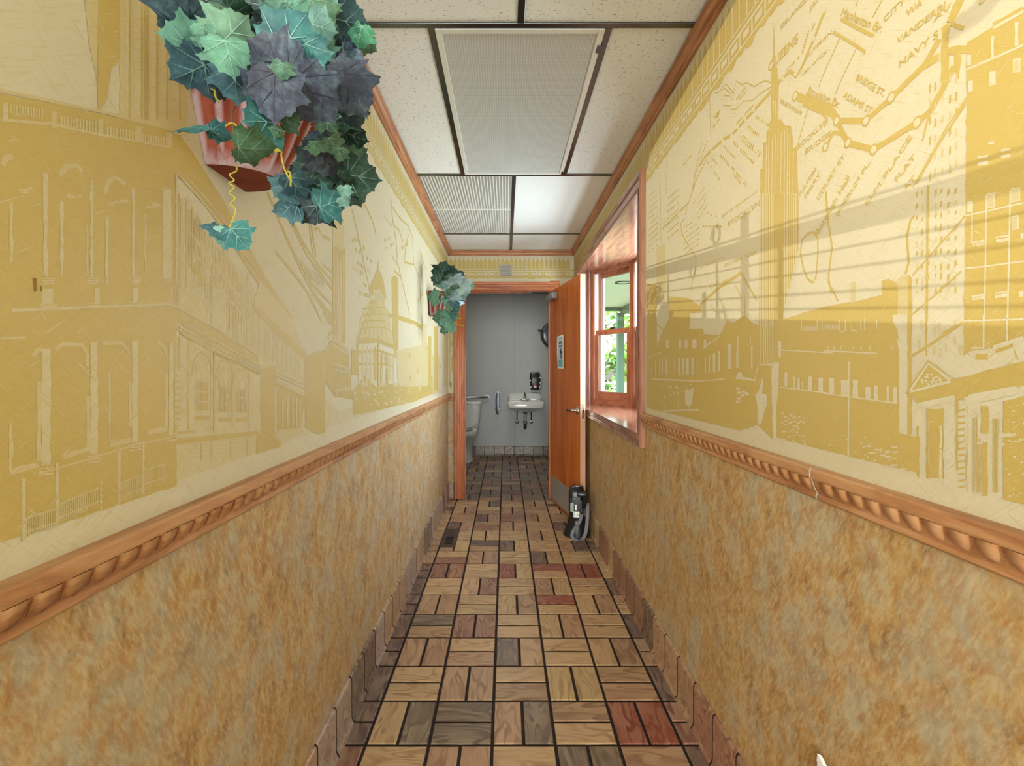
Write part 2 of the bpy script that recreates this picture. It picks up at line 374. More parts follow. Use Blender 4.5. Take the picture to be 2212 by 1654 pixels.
def tile(parent, x0, x1, y0, y1, code):
    lx, ly = x1-x0-G, y1-y0-G; turn = ly > lx
    a, b = (ly, lx) if turn else (lx, ly)
    key = (round(a, 3), round(b, 3))
    if key not in TM: TM[key] = tile_mesh(a, b)
    o = D.objects.new('tile', TM[key]); COL.objects.link(o); o.parent = parent
    o.location = ((x0+x1)/2+random.uniform(-.0006, .0006), (y0+y1)/2+random.uniform(-.0006, .0006), random.uniform(-.0006, .0004))
    o.rotation_euler = (0, 0, math.pi/2 if turn else 0)
    c = srgb(PAL[code]); k = random.uniform(.9, 1.1); o.color = (c[0]*k, c[1]*k*random.uniform(.97, 1.03), c[2]*k*random.uniform(.95, 1.05), 1)
    return o
fl = MB().box(XL-.12, XR+.12, YF, YE+.01, -.05, -.005).build('floor', 'grout'); tag(fl, 'basket weave floor of wood look tiles with dark grout in the corridor', 'floor', kind='structure')
fr = MB().box(RX0-.06, RX1+.02, YE+.01, YB+.1, -.05, -.005).build('floor_restroom', 'grout'); tag(fr, 'basket weave tile floor inside the restroom, dimness painted into the tiles', 'floor', kind='structure')
def lay(parent, r, x0, x1, dark):  # dark: restroom rows, with the dimmer light put into the tile colours
    y0 = ROW0+MOD*r; y1 = y0+MOD
    row = ROWS.get(r)
    def pick(ci, k):
        if row:
            c = row[ci][k] if k < len(row[ci]) else 't'
            if c != '?': return c
        return random.choice('ggbgmgbgxg' if dark else 'ttmtymtxmtbm')  # restroom dimness painted as greyer, darker tiles
    edges = [x0]+[c for c in COLS]+[x1]
    if dark:
        edges = [COLS[0]-MOD*k for k in range(3, 0, -1)]+COLS+[COLS[5]+MOD, COLS[5]+2*MOD]
        edges = [max(x0, min(x1, e)) for e in edges]
    base = 3 if dark else 1
    for i in range(len(edges)-1):
        a, b = edges[i], edges[i+1]
        if b-a < .02: continue
        ci = i if not dark else 1
        col = i+1-base
        if (r+col) % 2 == 1:          # lying across
            ym = (y0+y1)/2
            yield (a, b, ym, y1, pick(ci, 0)); yield (a, b, y0, ym, pick(ci, 1))
        elif b-a < .12:
            yield (a, b, y0, y1, pick(ci, 0))
        else:
            xm = (a+b)/2
            yield (a, xm, y0, y1, pick(ci, 0)); yield (xm, b, y0, y1, pick(ci, 1))
for r in range(0, 15):
    for q in lay(fl, r, XL+.014, XR-.014, False): tile(fl, *q)
for r in range(15, 26):
    for q in lay(fr, r, RX0+.02, RX1-.01, True):
        if q[0] > -.72 and q[2] < YB: tile(fr, q[0], q[1], q[2], min(q[3], YB-.005), q[4])
# rows behind and under the camera, out of the photograph, stay one piece
mb = MB()
for r in range(-5, 0):
    for x0, x1, y0, y1, c in lay(fl, r, XL+.014, XR-.014, False): mb.box(x0+G/2, x1-G/2, y0+G/2, y1-G/2, -.009, 0)
o = mb.build('tiles_near_camera', 'tile_wood_grain', fl, kind='stuff'); o.color = srgb(PAL['t'])

# cove base tiles
def cove_mesh(L, h=.165):
    prof = [(.0, 0), (.022, 0), (.022, .005), (.016, .012), (.0125, .022), (.012, h-.012), (.010, h-.004), (.005, h), (0, h)]
    mb = MB(); mb.extrude(prof, (0, -L/2+.0042, 0), (0, L/2-.0042, 0), (1, 0, 0), (0, 0, 1))
    me = D.meshes.new('base_tile'); me.from_pydata(mb.v, [], mb.f); me.materials.append(M['tile_wood_grain'])
    bm = bmesh.new(); bm.from_mesh(me); bmesh.ops.recalc_face_normals(bm, faces=bm.faces[:]); bm.to_mesh(me); bm.free()
    me.shade_smooth(); me.set_sharp_from_angle(angle=math.radians(50)); return me
COVE = cove_mesh(.155); COVE2 = cove_mesh(.145, .14); COVE3 = cove_mesh(.058)
def base_run(name, label, start, d, n, rz, me, step, codes):
    root = empty(name, (0, 0, 0)); tag(root, label, 'baseboard', kind='structure')
    bk = MB(); s = Vector(start); e = s+Vector(d)*(n*step); nrm = Vector((math.cos(rz), math.sin(rz), 0))
    hh = max(q.co.z for q in me.vertices)
    bk.extrude([(.0005, 0), (.0212, 0), (.0212, .0046), (.0154, .0116), (.0120, .0216), (.0115, hh-.0125), (.0095, hh-.0046), (.0046, hh-.0008), (.0005, hh-.0008)], s-Vector(d)*step/2, e-Vector(d)*step/2, nrm, (0, 0, 1))
    bk.build('grout_bed', 'grout', root)
    for i in range(n):
        o = D.objects.new('base_tile', me); COL.objects.link(o); o.parent = root
        p = s+Vector(d)*(i*step); o.location = p; o.rotation_euler = (0, 0, rz)
        c = srgb(PAL[codes(i)]); k = random.uniform(.88, 1.12); o.color = (c[0]*k, c[1]*k, c[2]*k, 1)
    return root
base_run('baseboard_left', 'cove base tiles along the foot of the left corridor wall', (XL, 1.4805-.155*4, 0), (0, 1, 0), 25, 0, COVE, .155, lambda i: random.choice('wmwmwg') if i > 8 else random.choice('wgbm'))
base_run('baseboard_right', 'cove base tiles along the foot of the right corridor wall', (XR, 1.45-.155*4, 0), (0, 1, 0), 25, math.pi, COVE, .155, lambda i: random.choice('tmxtyx') if i > 9 else random.choice('xxxbxm'))
base_run('baseboard_end', 'single cove base tile between the left wall and the door casing', (XL+.029, YE, 0), (1, 0, 0), 1, -math.pi/2, COVE3, .058, lambda i: 'm')
base_run('baseboard_restroom', 'row of square base tiles along the restroom back wall', (RX0+.085, YB, 0), (1, 0, 0), 13, -math.pi/2, COVE2, .1455, lambda i: random.choice('gbgg'))

# ------------------------------------------------------------------ ceiling
ce = MB().box(XL-.12, XR+.12, YF, YE+.12, ZC+.05, ZC+.09).build('ceiling', 'ceiling_smooth'); tag(ce, 'suspended ceiling of white pitted panels in a dark metal grid', 'ceiling', kind='structure')
CI0, CI1 = XL+.028, XR-.028
Y1, Y2, Y3 = 1.62, 2.868, 4.115
XT, XA, XB = .052, -.256, .356
def panel(x0, x1, y0, y1, m='ceiling_tile', name='ceiling_panel'):
    return MB().box(x0+.002, x1-.002, y0+.002, y1-.002, ZC+.004, ZC+.02).build(name, m, ce)
for x0, x1 in ((XL, XT), (XT, XR)): panel(x0, x1, .40, Y1); panel(x0, x1, Y3, YE, 'ceiling_smooth')
for x0, x1 in ((XL, XA), (XB, XR)): panel(x0, x1, Y1, Y2)
panel(XT, XR, Y2, Y3, 'ceiling_smooth'); panel(XL, XR, YF, .40)
def tee(x0, x1, y0, y1): 
    mb = MB().bbox(x0, x1, y0, y1, ZC-.002, ZC+.003, .001)
    mb.box((x0+x1)/2-.002 if x1-x0 < y1-y0 else x0, (x0+x1)/2+.002 if x1-x0 < y1-y0 else x1, y0 if x1-x0 < y1-y0 else (y0+y1)/2-.002, y1 if x1-x0 < y1-y0 else (y0+y1)/2+.002, ZC+.003, ZC+.035)
    return mb.build('grid_tee', 'tee_metal', ce)
for y in (.40, Y1, Y2, Y3): tee(CI0, CI1, y-.012, y+.012)
tee(XT-.012, XT+.012, .413, Y1-.013); tee(XT-.012, XT+.012, Y2+.013, Y3-.013); tee(XT-.012, XT+.012, Y3+.013, YE-.02)
tee(XA-.012, XA+.012, Y1+.013, Y2-.013); tee(XB-.012, XB+.012, Y1+.013, Y2-.013)
# black strips paint the shade in the gap where the grid meets the crown
for x0, x1 in ((XL, CI0+.006), (CI1-.006, XR)): MB().box(x0, x1, YF, YE, ZC-.001, ZC+.002).build('shadow_strip', 'gap_shade_black', ce)
MB().box(CI0, CI1, YE-.035, YE, ZC-.001, ZC+.002).build('shadow_strip', 'gap_shade_black', ce)
# open louvre panel
lv = MB().box(XL+.03, XT-.014, Y2+.014, Y3-.014, ZC+.03, ZC+.034).build('louvre_backing', 'louver_back', ce)
x0, x1 = XL+.03, XT-.014
mb = MB()
n = 30
for i in range(n+1): mb.box(x0+(x1-x0)*i/n-.0028, x0+(x1-x0)*i/n+.0028, Y2+.014, Y3-.014, ZC+.001, ZC+.016)
mb.build('louvre_blades', 'louver_white', ce, kind='stuff')
mb = MB(); n = 60
for i in range(n+1): mb.box(x0, x1, Y2+.014+(Y3-Y2-.028)*i/n-.0012, Y2+.014+(Y3-Y2-.028)*i/n+.0012, ZC+.004, ZC+.014)
mb.build('louvre_cross_blades', 'louver_white', ce, kind='stuff')
MB().box(x0, x1, (Y2+Y3)/2-.012, (Y2+Y3)/2+.012, ZC-.001, ZC+.012).build('louvre_bar', 'louver_white', ce)
# troffer light
tl = empty('ceiling_light', ((XA+XB)/2, (Y1+Y2)/2, ZC)); tag(tl, 'large rectangular fluorescent troffer with prismatic lens set in the ceiling', 'light')
hx, hy = (XB-XA)/2-.012, (Y2-Y1)/2-.013
MB().box(-hx, hx, -hy, hy, .012, .03).build('housing', 'light_frame', tl)
MB().box(-hx+.022, hx-.022, -hy+.022, hy-.022, .0005, .004).build('diffuser', 'prismatic_acrylic', tl)
mb = MB()
for (a, b, c, d) in ((-hx, -hx+.022, -hy, hy), (hx-.022, hx, -hy, hy), (-hx+.022, hx-.022, -hy, -hy+.022), (-hx+.022, hx-.022, hy-.022, hy)): mb.bbox(a, b, c, d, -.005, .006, .0015)
mb.build('frame', 'light_frame', tl, kind='stuff')
for y in (-hy+.10, hy-.03): MB().bbox(hx-.012, hx+.006, y-.02, y+.02, -.008, -.004, .001).build('latch', 'tee_metal', tl)

# ------------------------------------------------------------------ crown, chair rail
CR = [(0, 0), (.012, 0), (.014, .006), (.022, .010), (.024, .022), (.030, .030), (.030, .036), (.036, .040), (.036, .048), (0, .048)]
def crown(name, p0, p1, ux, m, label):
    o = MB().extrude(CR, p0, p1, ux, (0, 0, 1)).build(name, m); tag(o, label, 'moulding', kind='structure'); return o
ZK = ZC-.049
crown('trim_1', (XL, YF, ZK), (XL, YE, ZK), (1, 0, 0), 'wood_crown', 'orange stained crown moulding along the left wall')
crown('trim_2', (XR, YF, ZK), (XR, YE, ZK), (-1, 0, 0), 'wood_crown', 'orange stained crown moulding along the right wall')
crown('trim_3', (XL, YE, ZK), (XR, YE, ZK), (0, -1, 0), 'wood_crown_x', 'orange stained crown moulding above the restroom doorway')
# rail profile: cap fillet, ovolo carved with eggs, lower bead
RP_ = [(0, 0), (.010, 0), (.014, .004), (.014, .009), (.011, .012), (.012, .015), (.016, .022), (.021, .034), (.0235, .045), (.027, .046), (.028, .050), (.028, .064), (.024, .0675), (0, .0675)]
def ovolo(b):   # depth of the carved band at height b
    pts = [(.015, .012), (.022, .016), (.034, .021), (.045, .0235)]
    for (b0, a0), (b1, a1) in zip(pts, pts[1:]):
        if b <= b1: return a0+(a1-a0)*(b-b0)/(b1-b0)
    return .0235
def carve(mb, y, sgn, x, z):
    """one egg between two raised fillets, plus a small dart: low relief on the ovolo"""
    P = lambda u, b, d: (x+sgn*(ovolo(b)+d), y+u, z+b)
    # egg
    outer = []; inner = []
    for k in range(11):
        a = math.pi*k/10; u = -math.cos(a)*.0162; b = .0447-math.sin(a)**.7*.0290 if k not in (0, 10) else .0447
        outer.append(P(u, b, -.0004)); inner.append(P(u*.76, .0447-(.0447-b)*.84, .0040))
    n = len(outer); mb.add(outer+inner, [(i, i+1, n+i+1, n+i) for i in range(n-1)]+[tuple(range(n, 2*n))], 0)
    # thin shell fillet on the far side of the egg, then the dart
    a_, b_, c_ = [], [], []
    for k in range(6):
        q = math.pi/2*k/5; u = math.cos(q); bb = math.sin(q)**.7
        a_.append(P(u*.0160, max(.0152, .0447-bb*.0287), .0006)); b_.append(P(u*.0178, max(.0152, .0447-bb*.0297), .0020)); c_.append(P(u*.0186, max(.0151, .0447-bb*.0299), .0004))
    m = len(a_); mb.add(a_+b_+c_, [(i, i+1, m+i+1, m+i) for i in range(m-1)]+[(m+i, m+i+1, 2*m+i+1, 2*m+i) for i in range(m-1)], 1)
    mb.add([P(.0190, .044, .0003), P(.0215, .044, .0003), P(.0208, .020, .0003), P(.0197, .020, .0003), P(.02025, .042, .0026), P(.02025, .022, .0018)], [(0, 4, 5, 3), (4, 1, 2, 5), (0, 1, 4), (3, 5, 2)], 1)
def rail(name, x, sgn, z, y0, y1, label):
    o = MB().extrude(RP_, (x, y0, z), (x, y1, z), (sgn, 0, 0), (0, 0, 1)).build(name, 'wood_rail'); tag(o, label, 'moulding', kind='structure')
    mb = MB(); y = y0+.022
    while y < y1-.022: carve(mb, y, sgn, x, z); y += .0405
    mb.build('egg_and_dart_carving', ['wood_rail', 'wood_rail_dark'], o, True, 'stuff', angle=60)
    return o
rl = rail('trim_4', XL, 1, ZRL, YF, YE, 'carved egg and dart chair rail along the left wall')
rr = rail('trim_5', XR, -1, ZRR, YF, 1.013, 'nearer length of carved chair rail on the right wall')
rr2 = rail('trim_6', XR, -1, ZRR, 1.0155, 2.30, 'farther length of carved chair rail running to the bay window')
mb = MB().extrude([(a+.0006, b) for a, b in RP_], (XR, 1.0125, ZRR), (XR, 1.016, ZRR), (-1, 0, 0), (0, 0, 1)).build('caulked_joint', 'caulk', rr2)
o = MB().extrude(RP_, (XL, YE, ZRL), (-.513, YE, ZRL), (0, -1, 0), (0, 0, 1)).build('trim_7', 'wood_rail'); tag(o, 'short return of chair rail between the left wall and door casing', 'moulding', kind='structure')

# ------------------------------------------------------------------ door casing and jambs
CS = [(0, 0), (0, .014), (.006, .018), (.016, .018), (.020, .014), (.036, .014), (.040, .018), (.060, .018), (.064, .022), (.084, .022), (.09, .018), (.09, 0)]
def casing(name, p0, p1, ux, m, label):
    o = MB().extrude(CS, p0, p1, ux, (0, -1, 0)).build(name, m); tag(o, label, 'door frame', kind='structure'); return o
casing('trim_8', (DX0+.004, YE, 0), (DX0+.004, YE, DZ1+.095), (-1, 0, 0), 'wood_casing', 'upright fluted door casing on the left of the restroom doorway')
casing('trim_9', (DX1-.004, YE, 0), (DX1-.004, YE, DZ1+.095), (1, 0, 0), 'wood_casing', 'upright door casing on the hinge side behind the open door')
casing('trim_10', (DX0-.09, YE-.0005, DZ1-.004), (DX1+.09, YE-.0005, DZ1-.004), (0, 0, 1), 'wood_casing_x', 'fluted head casing across the top of the restroom doorway')
mb = MB().box(DX0-.012, DX0+.01, YE, YE+.12, 0, DZ1+.012).box(DX1-.01, DX1+.012, YE, YE+.12, 0, DZ1+.012).box(DX0+.01, DX1-.01, YE, YE+.12, DZ1-.01, DZ1+.012)
jo = empty('trim_11', (0, YE, 0)); tag(jo, 'orange wood jamb lining inside the restroom doorway', 'door frame', kind='structure')
for nm, b in (('jamb', (DX0-.012, DX0+.01, 0, .12, 0, DZ1+.012)), ('jamb', (DX1-.01, DX1+.012, 0, .12, 0, DZ1+.012)), ('head_jamb', (DX0+.01, DX1-.01, 0, .12, DZ1-.01, DZ1+.012)),
              ('stop', (DX0+.01, DX0+.02, .055, .07, 0, DZ1-.01)), ('stop', (DX0+.02, DX1-.01, .055, .07, DZ1-.02, DZ1-.01))):
    MB().box(*b).build(nm, 'wood_casing', jo)

# ------------------------------------------------------------------ door
HX, HY, DW = .443, 4.672, .885
ang = math.atan2(3.80-HY, .598-HX)            # direction hinge -> free edge
door = empty('door_1', (HX, HY, .012), ang); tag(door, 'orange wood door standing open against the right wall', 'door', kind='structure')
DT, DH = .044, 2.03                            # local: x along the door, -y is the face towards the passage
# the visible face looks to -X: in local axes that is the -y side for this angle
slab = MB().box(0, DW, 0, DT, 0, DH).build('slab', 'wood_door', door)
MB().box(DW, DW+.0015, .001, DT-.001, 0, DH).build('edge_band', 'door_edge', door)
MB().bbox(.035, DW-.03, -.0025, 0, .02, .235, .0008).build('kick_plate', 'kick_metal', door)
hs = []
for sy, y0 in ((-1, 0), (1, DT)):
    h = MB().lathe([(.0, 0), (.034, 0), (.034, .004), (.03, .010), (.016, .016), (.012, .03), (.0115, .055), (.0, .055)], 20, mat=tr(DW-.07, y0, .93) @ rot('X', 90 if sy < 0 else -90), cap=False).build('handle_rose', 'nickel', door, True)
    mb = MB().tube([(DW-.07, y0+sy*.046, .93), (DW-.09, y0+sy*.05, .93), (DW-.13, y0+sy*.05, .928), (DW-.175, y0+sy*.047, .924)], [.0085, .0095, .0085, .007], 10)
    mb.build('lever', 'nickel', h, True)
    MB().lathe([(.0, 0), (.011, 0), (.011, .012), (.0, .012)], 12, mat=tr(DW-.185, y0+sy*.047, .922) @ rot('Y', 90), cap=False).build('lever_tip', 'black_matte', h, True)
lp = MB().bbox(DW+.0015, DW+.004, .010, .034, .87, .99, .0008).build('latch_plate', 'nickel', door)
MB().add([(DW+.004, .014, .915), (DW+.004, .030, .915), (DW+.004, .030, .945), (DW+.004, .014, .945), (DW+.014, .016, .917), (DW+.014, .016, .943)], [(0, 3, 2, 1), (0, 4, 5, 3), (0, 1, 4), (3, 5, 2), (1, 2, 5, 4)]).build('latch_bolt', 'chrome', lp)
for z in (.2, 1.0, 1.82): MB().lathe([(.008, -.05), (.008, .05)], 10, mat=tr(-.004, DT+.002, z)).build('hinge', 'nickel', door, True)
cl = MB().bbox(.03, .26, -.062, -.002, DH-.105, DH-.045, .012).build('closer_body', 'grey_plastic', door, True)
MB().lathe([(.0, 0), (.02, 0), (.02, .012), (.0, .012)], 16, mat=tr(.10, -.032, DH-.044), cap=False).build('closer_spindle', 'dark_steel', cl, True)
inv = (Matrix.Translation(door.location) @ Matrix.Rotation(ang, 4, 'Z')).inverted()
elbow = Vector((.26, 4.60, 2.02)); foot = Vector((.17, YE-.012, 2.03))
MB().tube([(.10, -.032, DH-.03), inv @ elbow], .009, 8).build('closer_arm', 'dark_steel', door, True)
MB().tube([inv @ elbow, inv @ foot], .0075, 8).build('closer_link', 'chrome', door, True)
# ------------------------------------------------------------------ bay window
win = empty('window_1', (XR, (BY0+BY1)/2, BZ0)); tag(win, 'bay window with varnished wood frames and a deep glossy wooden seat', 'window', kind='structure')
WL = win.location
def wpart(mb, name, m, parent=None, smooth=False):
    par = parent or win
    off = Vector(WL)
    mb.v = [tuple(Vector(p)-off) for p in mb.v]
    return mb.build(name, m, par, smooth)
XO = 1.041                                        # plane of the centre light
A0, A1 = (.779, 4.316), (XO, 3.88)                # far flank
C0, C1 = (XO, 3.88), (XO, 2.884)
E0, E1 = (XO, 2.884), (.779, 2.448)
def prism(poly, z0, z1):
    n = len(poly); mb = MB()
    return mb.add([(x, y, z0) for x, y in poly]+[(x, y, z1) for x, y in poly], [tuple(range(n-1, -1, -1)), tuple(range(n, 2*n))]+[(i, (i+1) % n, n+(i+1) % n, n+i) for i in range(n)])
seat = [(XR-.022, BY0), (XR-.022, BY1), (.70, BY1), (.79, 4.36), (XO+.09, 3.93), (XO+.09, 2.83), (.79, 2.40), (.70, BY0)]
wpart(prism(seat, BZ0-.03, BZ0+.004), 'seat_board', 'wood_window_y')
wpart(prism([(max(x, XR), y) for x, y in seat], BZ1-.004, BZ1+.03), 'head_board', 'wood_window_y')
wpart(prism([(XR+.12, BY0), (XR+.12, BY1), (.79, 4.36), (XO+.09, 3.93), (XO+.09, 2.83), (.79, 2.40)], BZ0-.3, BZ0-.03), 'outer_skirt', 'ext_white')
wpart(prism([(XR+.12, BY0), (XR+.12, BY1), (.79, 4.36), (XO+.12, 3.95), (XO+.12, 2.81), (.79, 2.40)], BZ1+.03, BZ1+.3), 'outer_roof', 'ext_white')
wpart(MB().box(XR-.018, .80, BY1-.022, BY1, BZ0, BZ1), 'jamb_board', 'wood_window')
wpart(MB().box(XR-.018, .80, BY0, BY0+.022, BZ0, BZ1), 'jamb_board', 'wood_window')
def unit(P, Q, name):
    P, Q = Vector((*P, 0)), Vector((*Q, 0)); u = (Q-P).normalized(); L = (Q-P).length; wn = Vector((0, 0, 1)).cross(u)     # outward = +X side
    if wn.x < 0: wn = -wn
    def bx(u0, u1, w0, w1, z0, z1): 
        mb = MB(); vs = [P+u*a+wn*b+Vector((0, 0, c)) for c in (z0, z1) for a, b in ((u0, w0), (u1, w0), (u1, w1), (u0, w1))]
        return mb.add(vs, [(0, 3, 2, 1), (4, 5, 6, 7), (0, 1, 5, 4), (1, 2, 6, 5), (2, 3, 7, 6), (3, 0, 4, 7)])
    J, S = .034, .044; z0, z1 = BZ0, BZ1; zm = 1.585
    for a, b in ((0, J), (L-J, L)):
        wpart(bx(a, b, 0, .085, z0, z1), 'frame_post', 'wood_window')
    wpart(bx(J, L-J, 0, .085, z0, z0+.055), 'frame_sill', 'wood_window_y'); wpart(bx(J, L-J, 0, .085, z1-.035, z1), 'frame_head', 'wood_window_y')
    for a, b in ((J, J+.012), (L-J-.012, L-J)): wpart(bx(a, b, .008, .08, zm, z1-.035), 'vinyl_track', 'vinyl_white')
    def sash(w0, s0, s1, nm):
        a, b = J+.002, L-J-.002
        root = wpart(bx(a, a+S, w0, w0+.03, s0, s1), nm, 'wood_window')
        def ch(m_, n_, mt): 
            m_.v = [tuple(Vector(p)-WL) for p in m_.v]; return m_.build(n_, mt, root)
        ch(bx(b-S, b, w0, w0+.03, s0, s1), 'stile', 'wood_window'); ch(bx(a+S, b-S, w0, w0+.03, s0, s0+(.07 if nm == 'lower_sash' else .04)), 'bottom_rail', 'wood_window_y')
        ch(bx(a+S, b-S, w0, w0+.03, s1-.042, s1), 'top_rail', 'wood_window_y')
        ch(bx(a+S-.004, b-S+.004, w0+.012, w0+.016, s0+.02, s1-.02), 'pane', 'window_glass')
        return root
    ls = sash(.012, z0+.055, zm+.04, 'lower_sash'); us = sash(.046, zm, z1-.035, 'upper_sash')
    mid = L/2; lk = bx(mid-.028, mid+.028, .014, .042, zm+.04, zm+.056); lk.v = [tuple(Vector(p)-WL) for p in lk.v]; lk.build('sash_lock', 'dark_steel', ls)
unit(A0, A1, 'far'); unit(C0, C1, 'centre'); unit(E0, E1, 'near')
for x, y in (A1, E0): wpart(MB().lathe([(.038, BZ0), (.038, BZ1)], 8, mat=tr(x+.035, y, 0)), 'corner_post', 'wood_window')
wpart(MB().box(.76, .86, 4.33, BY1, BZ0-.02, BZ1), 'corner_fill', 'wood_window'); wpart(MB().box(.76, .86, BY0, 2.435, BZ0-.02, BZ1), 'corner_fill', 'wood_window')
# casing round the opening on the corridor side (mitred picture frame)
CW = .062
def frame_side(p, q, ip, iq, name, m):
    """moulded board with mitred ends between outer corners p,q and inner corners ip,iq on the wall plane"""
    prof = [(0, .004), (0, .020), (.10, .026), (.25, .022), (.35, .022), (.45, .016), (.80, .014), (.9, .010), (1, .010)]
    vs = []; n = len(prof)
    for a, b in ((p, ip), (q, iq)):
        for s_, d in prof: vs.append((XR-d, a[0]+(b[0]-a[0])*s_, a[1]+(b[1]-a[1])*s_))
    for a, b in ((p, ip), (q, iq)): vs += [(XR+.0, *a), (XR+.0, *b)]
    k = 2*n
    fs = [(i, i+1, n+i+1, n+i) for i in range(n-1)]+[(0, n, k+2, k), (n-1, k+1, k+3, 2*n-1), tuple(range(n))+(k+1, k), tuple(range(n, 2*n))+(k+3, k+2)]
    return wpart(MB().add(vs, fs), name, m)
o0, o1, zb, zt = BY0-CW, BY1+.05, BZ0-.062, BZ1+.088
io0, io1, izb, izt = BY0+.004, BY1-.004, BZ0-.004, BZ1-.004
frame_side((o0, zb), (o0, zt), (io0, izb), (io0, izt), 'side_casing', 'wood_window')
frame_side((o1, zb), (o1, zt), (io1, izb), (io1, izt), 'side_casing', 'wood_window')
frame_side((o0, zt), (o1, zt), (io0, izt), (io1, izt), 'head_casing', 'wood_window_y')
frame_side((o0, zb), (o1, zb), (io0, izb), (io1, izb), 'apron_casing', 'wood_window_y')

# ------------------------------------------------------------------ outside, seen through the bay
g = MB().box(-14, 40, -30, 60, -.25, -.15).build('ground', 'ground_out'); tag(g, 'pale green yard outside the bay window', 'ground', kind='structure')
pc = empty('porch_roof', (2.2, 7.2, 2.62)); tag(pc, 'white porch ceiling outside beyond the bay window', 'porch roof')
MB().box(-1.2, 3.4, -2.2, 3.2, 0, .10).build('ceiling_board', 'ext_white', pc)
MB().box(-1.2, 3.4, -.22, -.16, -.03, 0).build('batten', 'ext_white', pc)
MB().box(-1.2, .3, 3.04, 3.2, -.07, 0).build('header', 'teal_paint', pc); MB().box(.30, .44, -2.0, 3.2, -.13, 0).build('side_beam', 'teal_paint', pc)
MB().box(.55, 3.4, 3.0, 3.2, -2.0, 0).build('end_screen', 'ext_white', pc)
dl = empty('porch_light', (1.82, 7.28, 2.605)); tag(dl, 'round dark rimmed recessed light in the porch ceiling', 'light')
MB().lathe([(.13, .014), (.14, 0), (.10, 0), (.095, .012)], 28, cap=False).build('rim', 'screw_dark', dl, True); MB().lathe([(.0, .006), (.10, .006), (.10, .012)], 28, cap=False).build('lens', 'white_plastic', dl, True)
pp = empty('porch_post', (2.49, 10.3, -.2)); tag(pp, 'teal painted square porch post outside the window', 'post')
MB().bbox(-.07, .07, -.07, .07, .1, 2.7, .006).build('shaft', 'teal_paint', pp); MB().bbox(-.09, .09, -.09, .09, 0, .1, .006).build('plinth', 'teal_paint', pp)
def tree(loc, rx, rz_, n, label, seed):
    rnd = random.Random(seed); root = empty('tree', loc); tag(root, label, 'tree')
    mb = MB()
    for i in range(n):
        a, b, c = rnd.uniform(-1, 1), rnd.uniform(-.5, .5), rnd.uniform(-1, 1)
        p = Vector((a*rx, b*rx*.7, rz_+c*rz_)); s = rnd.uniform(.06, .15)
        r = Matrix.Rotation(rnd.uniform(0, 6.3), 3, 'Z') @ Matrix.Rotation(rnd.uniform(-1.2, 1.2), 3, 'X') @ Matrix.Rotation(rnd.uniform(0, 6.3), 3, 'Y')
        vs = [p+r @ Vector(q)*s for q in ((0, -1, 0), (.55, -.25, .12), (.35, .5, .05), (0, 1, 0), (-.35, .5, .05), (-.55, -.25, .12))]
        mb.add(vs, [(0, 1, 2, 3), (0, 3, 4, 5)])
    mb.build('foliage', 'tree_leaf', root, kind='stuff')
    MB().tube([(0, 0, 0), (.05, 0, rz_*.5), (-.05, .05, rz_), (.1, 0, rz_*1.5)], [.16, .13, .1, .04], 8).build('trunk', 'bark', root, True)
tree((2.6, 13.2, -.2), 1.7, 1.75, 1500, 'leafy green tree beyond the teal porch post', 3)
tree((6.4, 12.0, -.2), 1.8, 2.0, 1500, 'broad green tree to the right of the porch', 4)

# ------------------------------------------------------------------ lobby behind the camera (lets the daylight in)
LH = 3.4
def lw(y): return -.62+.3614*(y-.3)              # splayed window wall of the lobby, angled so the bar shadows slope
lob = []
o = MB().box(XR, XR+.12, -6.7, YF, 0, LH).build('wall_lobby_right', 'plaster'); tag(o, 'plain cream lobby wall behind the viewer on the right', 'wall', kind='structure')
p0 = Vector((lw(-6.6), -6.6, 0)); p1 = Vector((lw(YF), YF, 0)); dv = (p1-p0).normalized(); nv = Vector((-dv.y, dv.x, 0))
def splay(s0, s1, z0, z1, t0=0, t1=.12):
    vs = [p0+dv*s+nv*t+Vector((0, 0, z)) for z in (z0, z1) for s, t in ((s0, t0), (s1, t0), (s1, t1), (s0, t1))]
    return MB().add(vs, [(0, 3, 2, 1), (4, 5, 6, 7), (0, 1, 5, 4), (1, 2, 6, 5), (2, 3, 7, 6), (3, 0, 4, 7)])
SL = (p1-p0).length
o = splay(0, SL, 0, 1.724, 0, .03).build('wall_lobby_left', 'plaster'); tag(o, 'low cream lobby wall under the clerestory window behind the viewer', 'wall', kind='structure')
wn2 = empty('window_2', p0+Vector((0, 0, 1.724))); tag(wn2, 'unseen clerestory window with an iron grille shaped to cast stripes on the right wall', 'window', kind='structure')  # unseen window and grille, added to shape the sun stripes
def w2(mb, n, m, smooth=False):
    mb.v = [tuple(Vector(q)-wn2.location) for q in mb.v]; return mb.build(n, m, wn2, smooth)
w2(splay(0, SL, 1.724, LH, .014, .018), 'pane', 'window_glass')
def back(Yw, zw):       # point of the grille whose shadow falls on the right wall at (Yw,zw)
    t_ = (1.4064-.3614*Yw)/.4218
    return Vector((XR-t_, Yw-1.6*t_, zw+.14*t_))
def sbar(z, r, s0=0, s1=SL): return MB().tube([p0+dv*s0+Vector((0, 0, z)), p0+dv*s1+Vector((0, 0, z))], r, 6)
for z in (1.872, 1.831, 1.784, 1.750): w2(sbar(z, .0032), 'grille_bar', 'iron')
w2(sbar(1.958, .004), 'grille_bar', 'iron')
w2(splay(.1, SL, 1.903, 1.948, .0, .006), 'grille_band', 'iron')
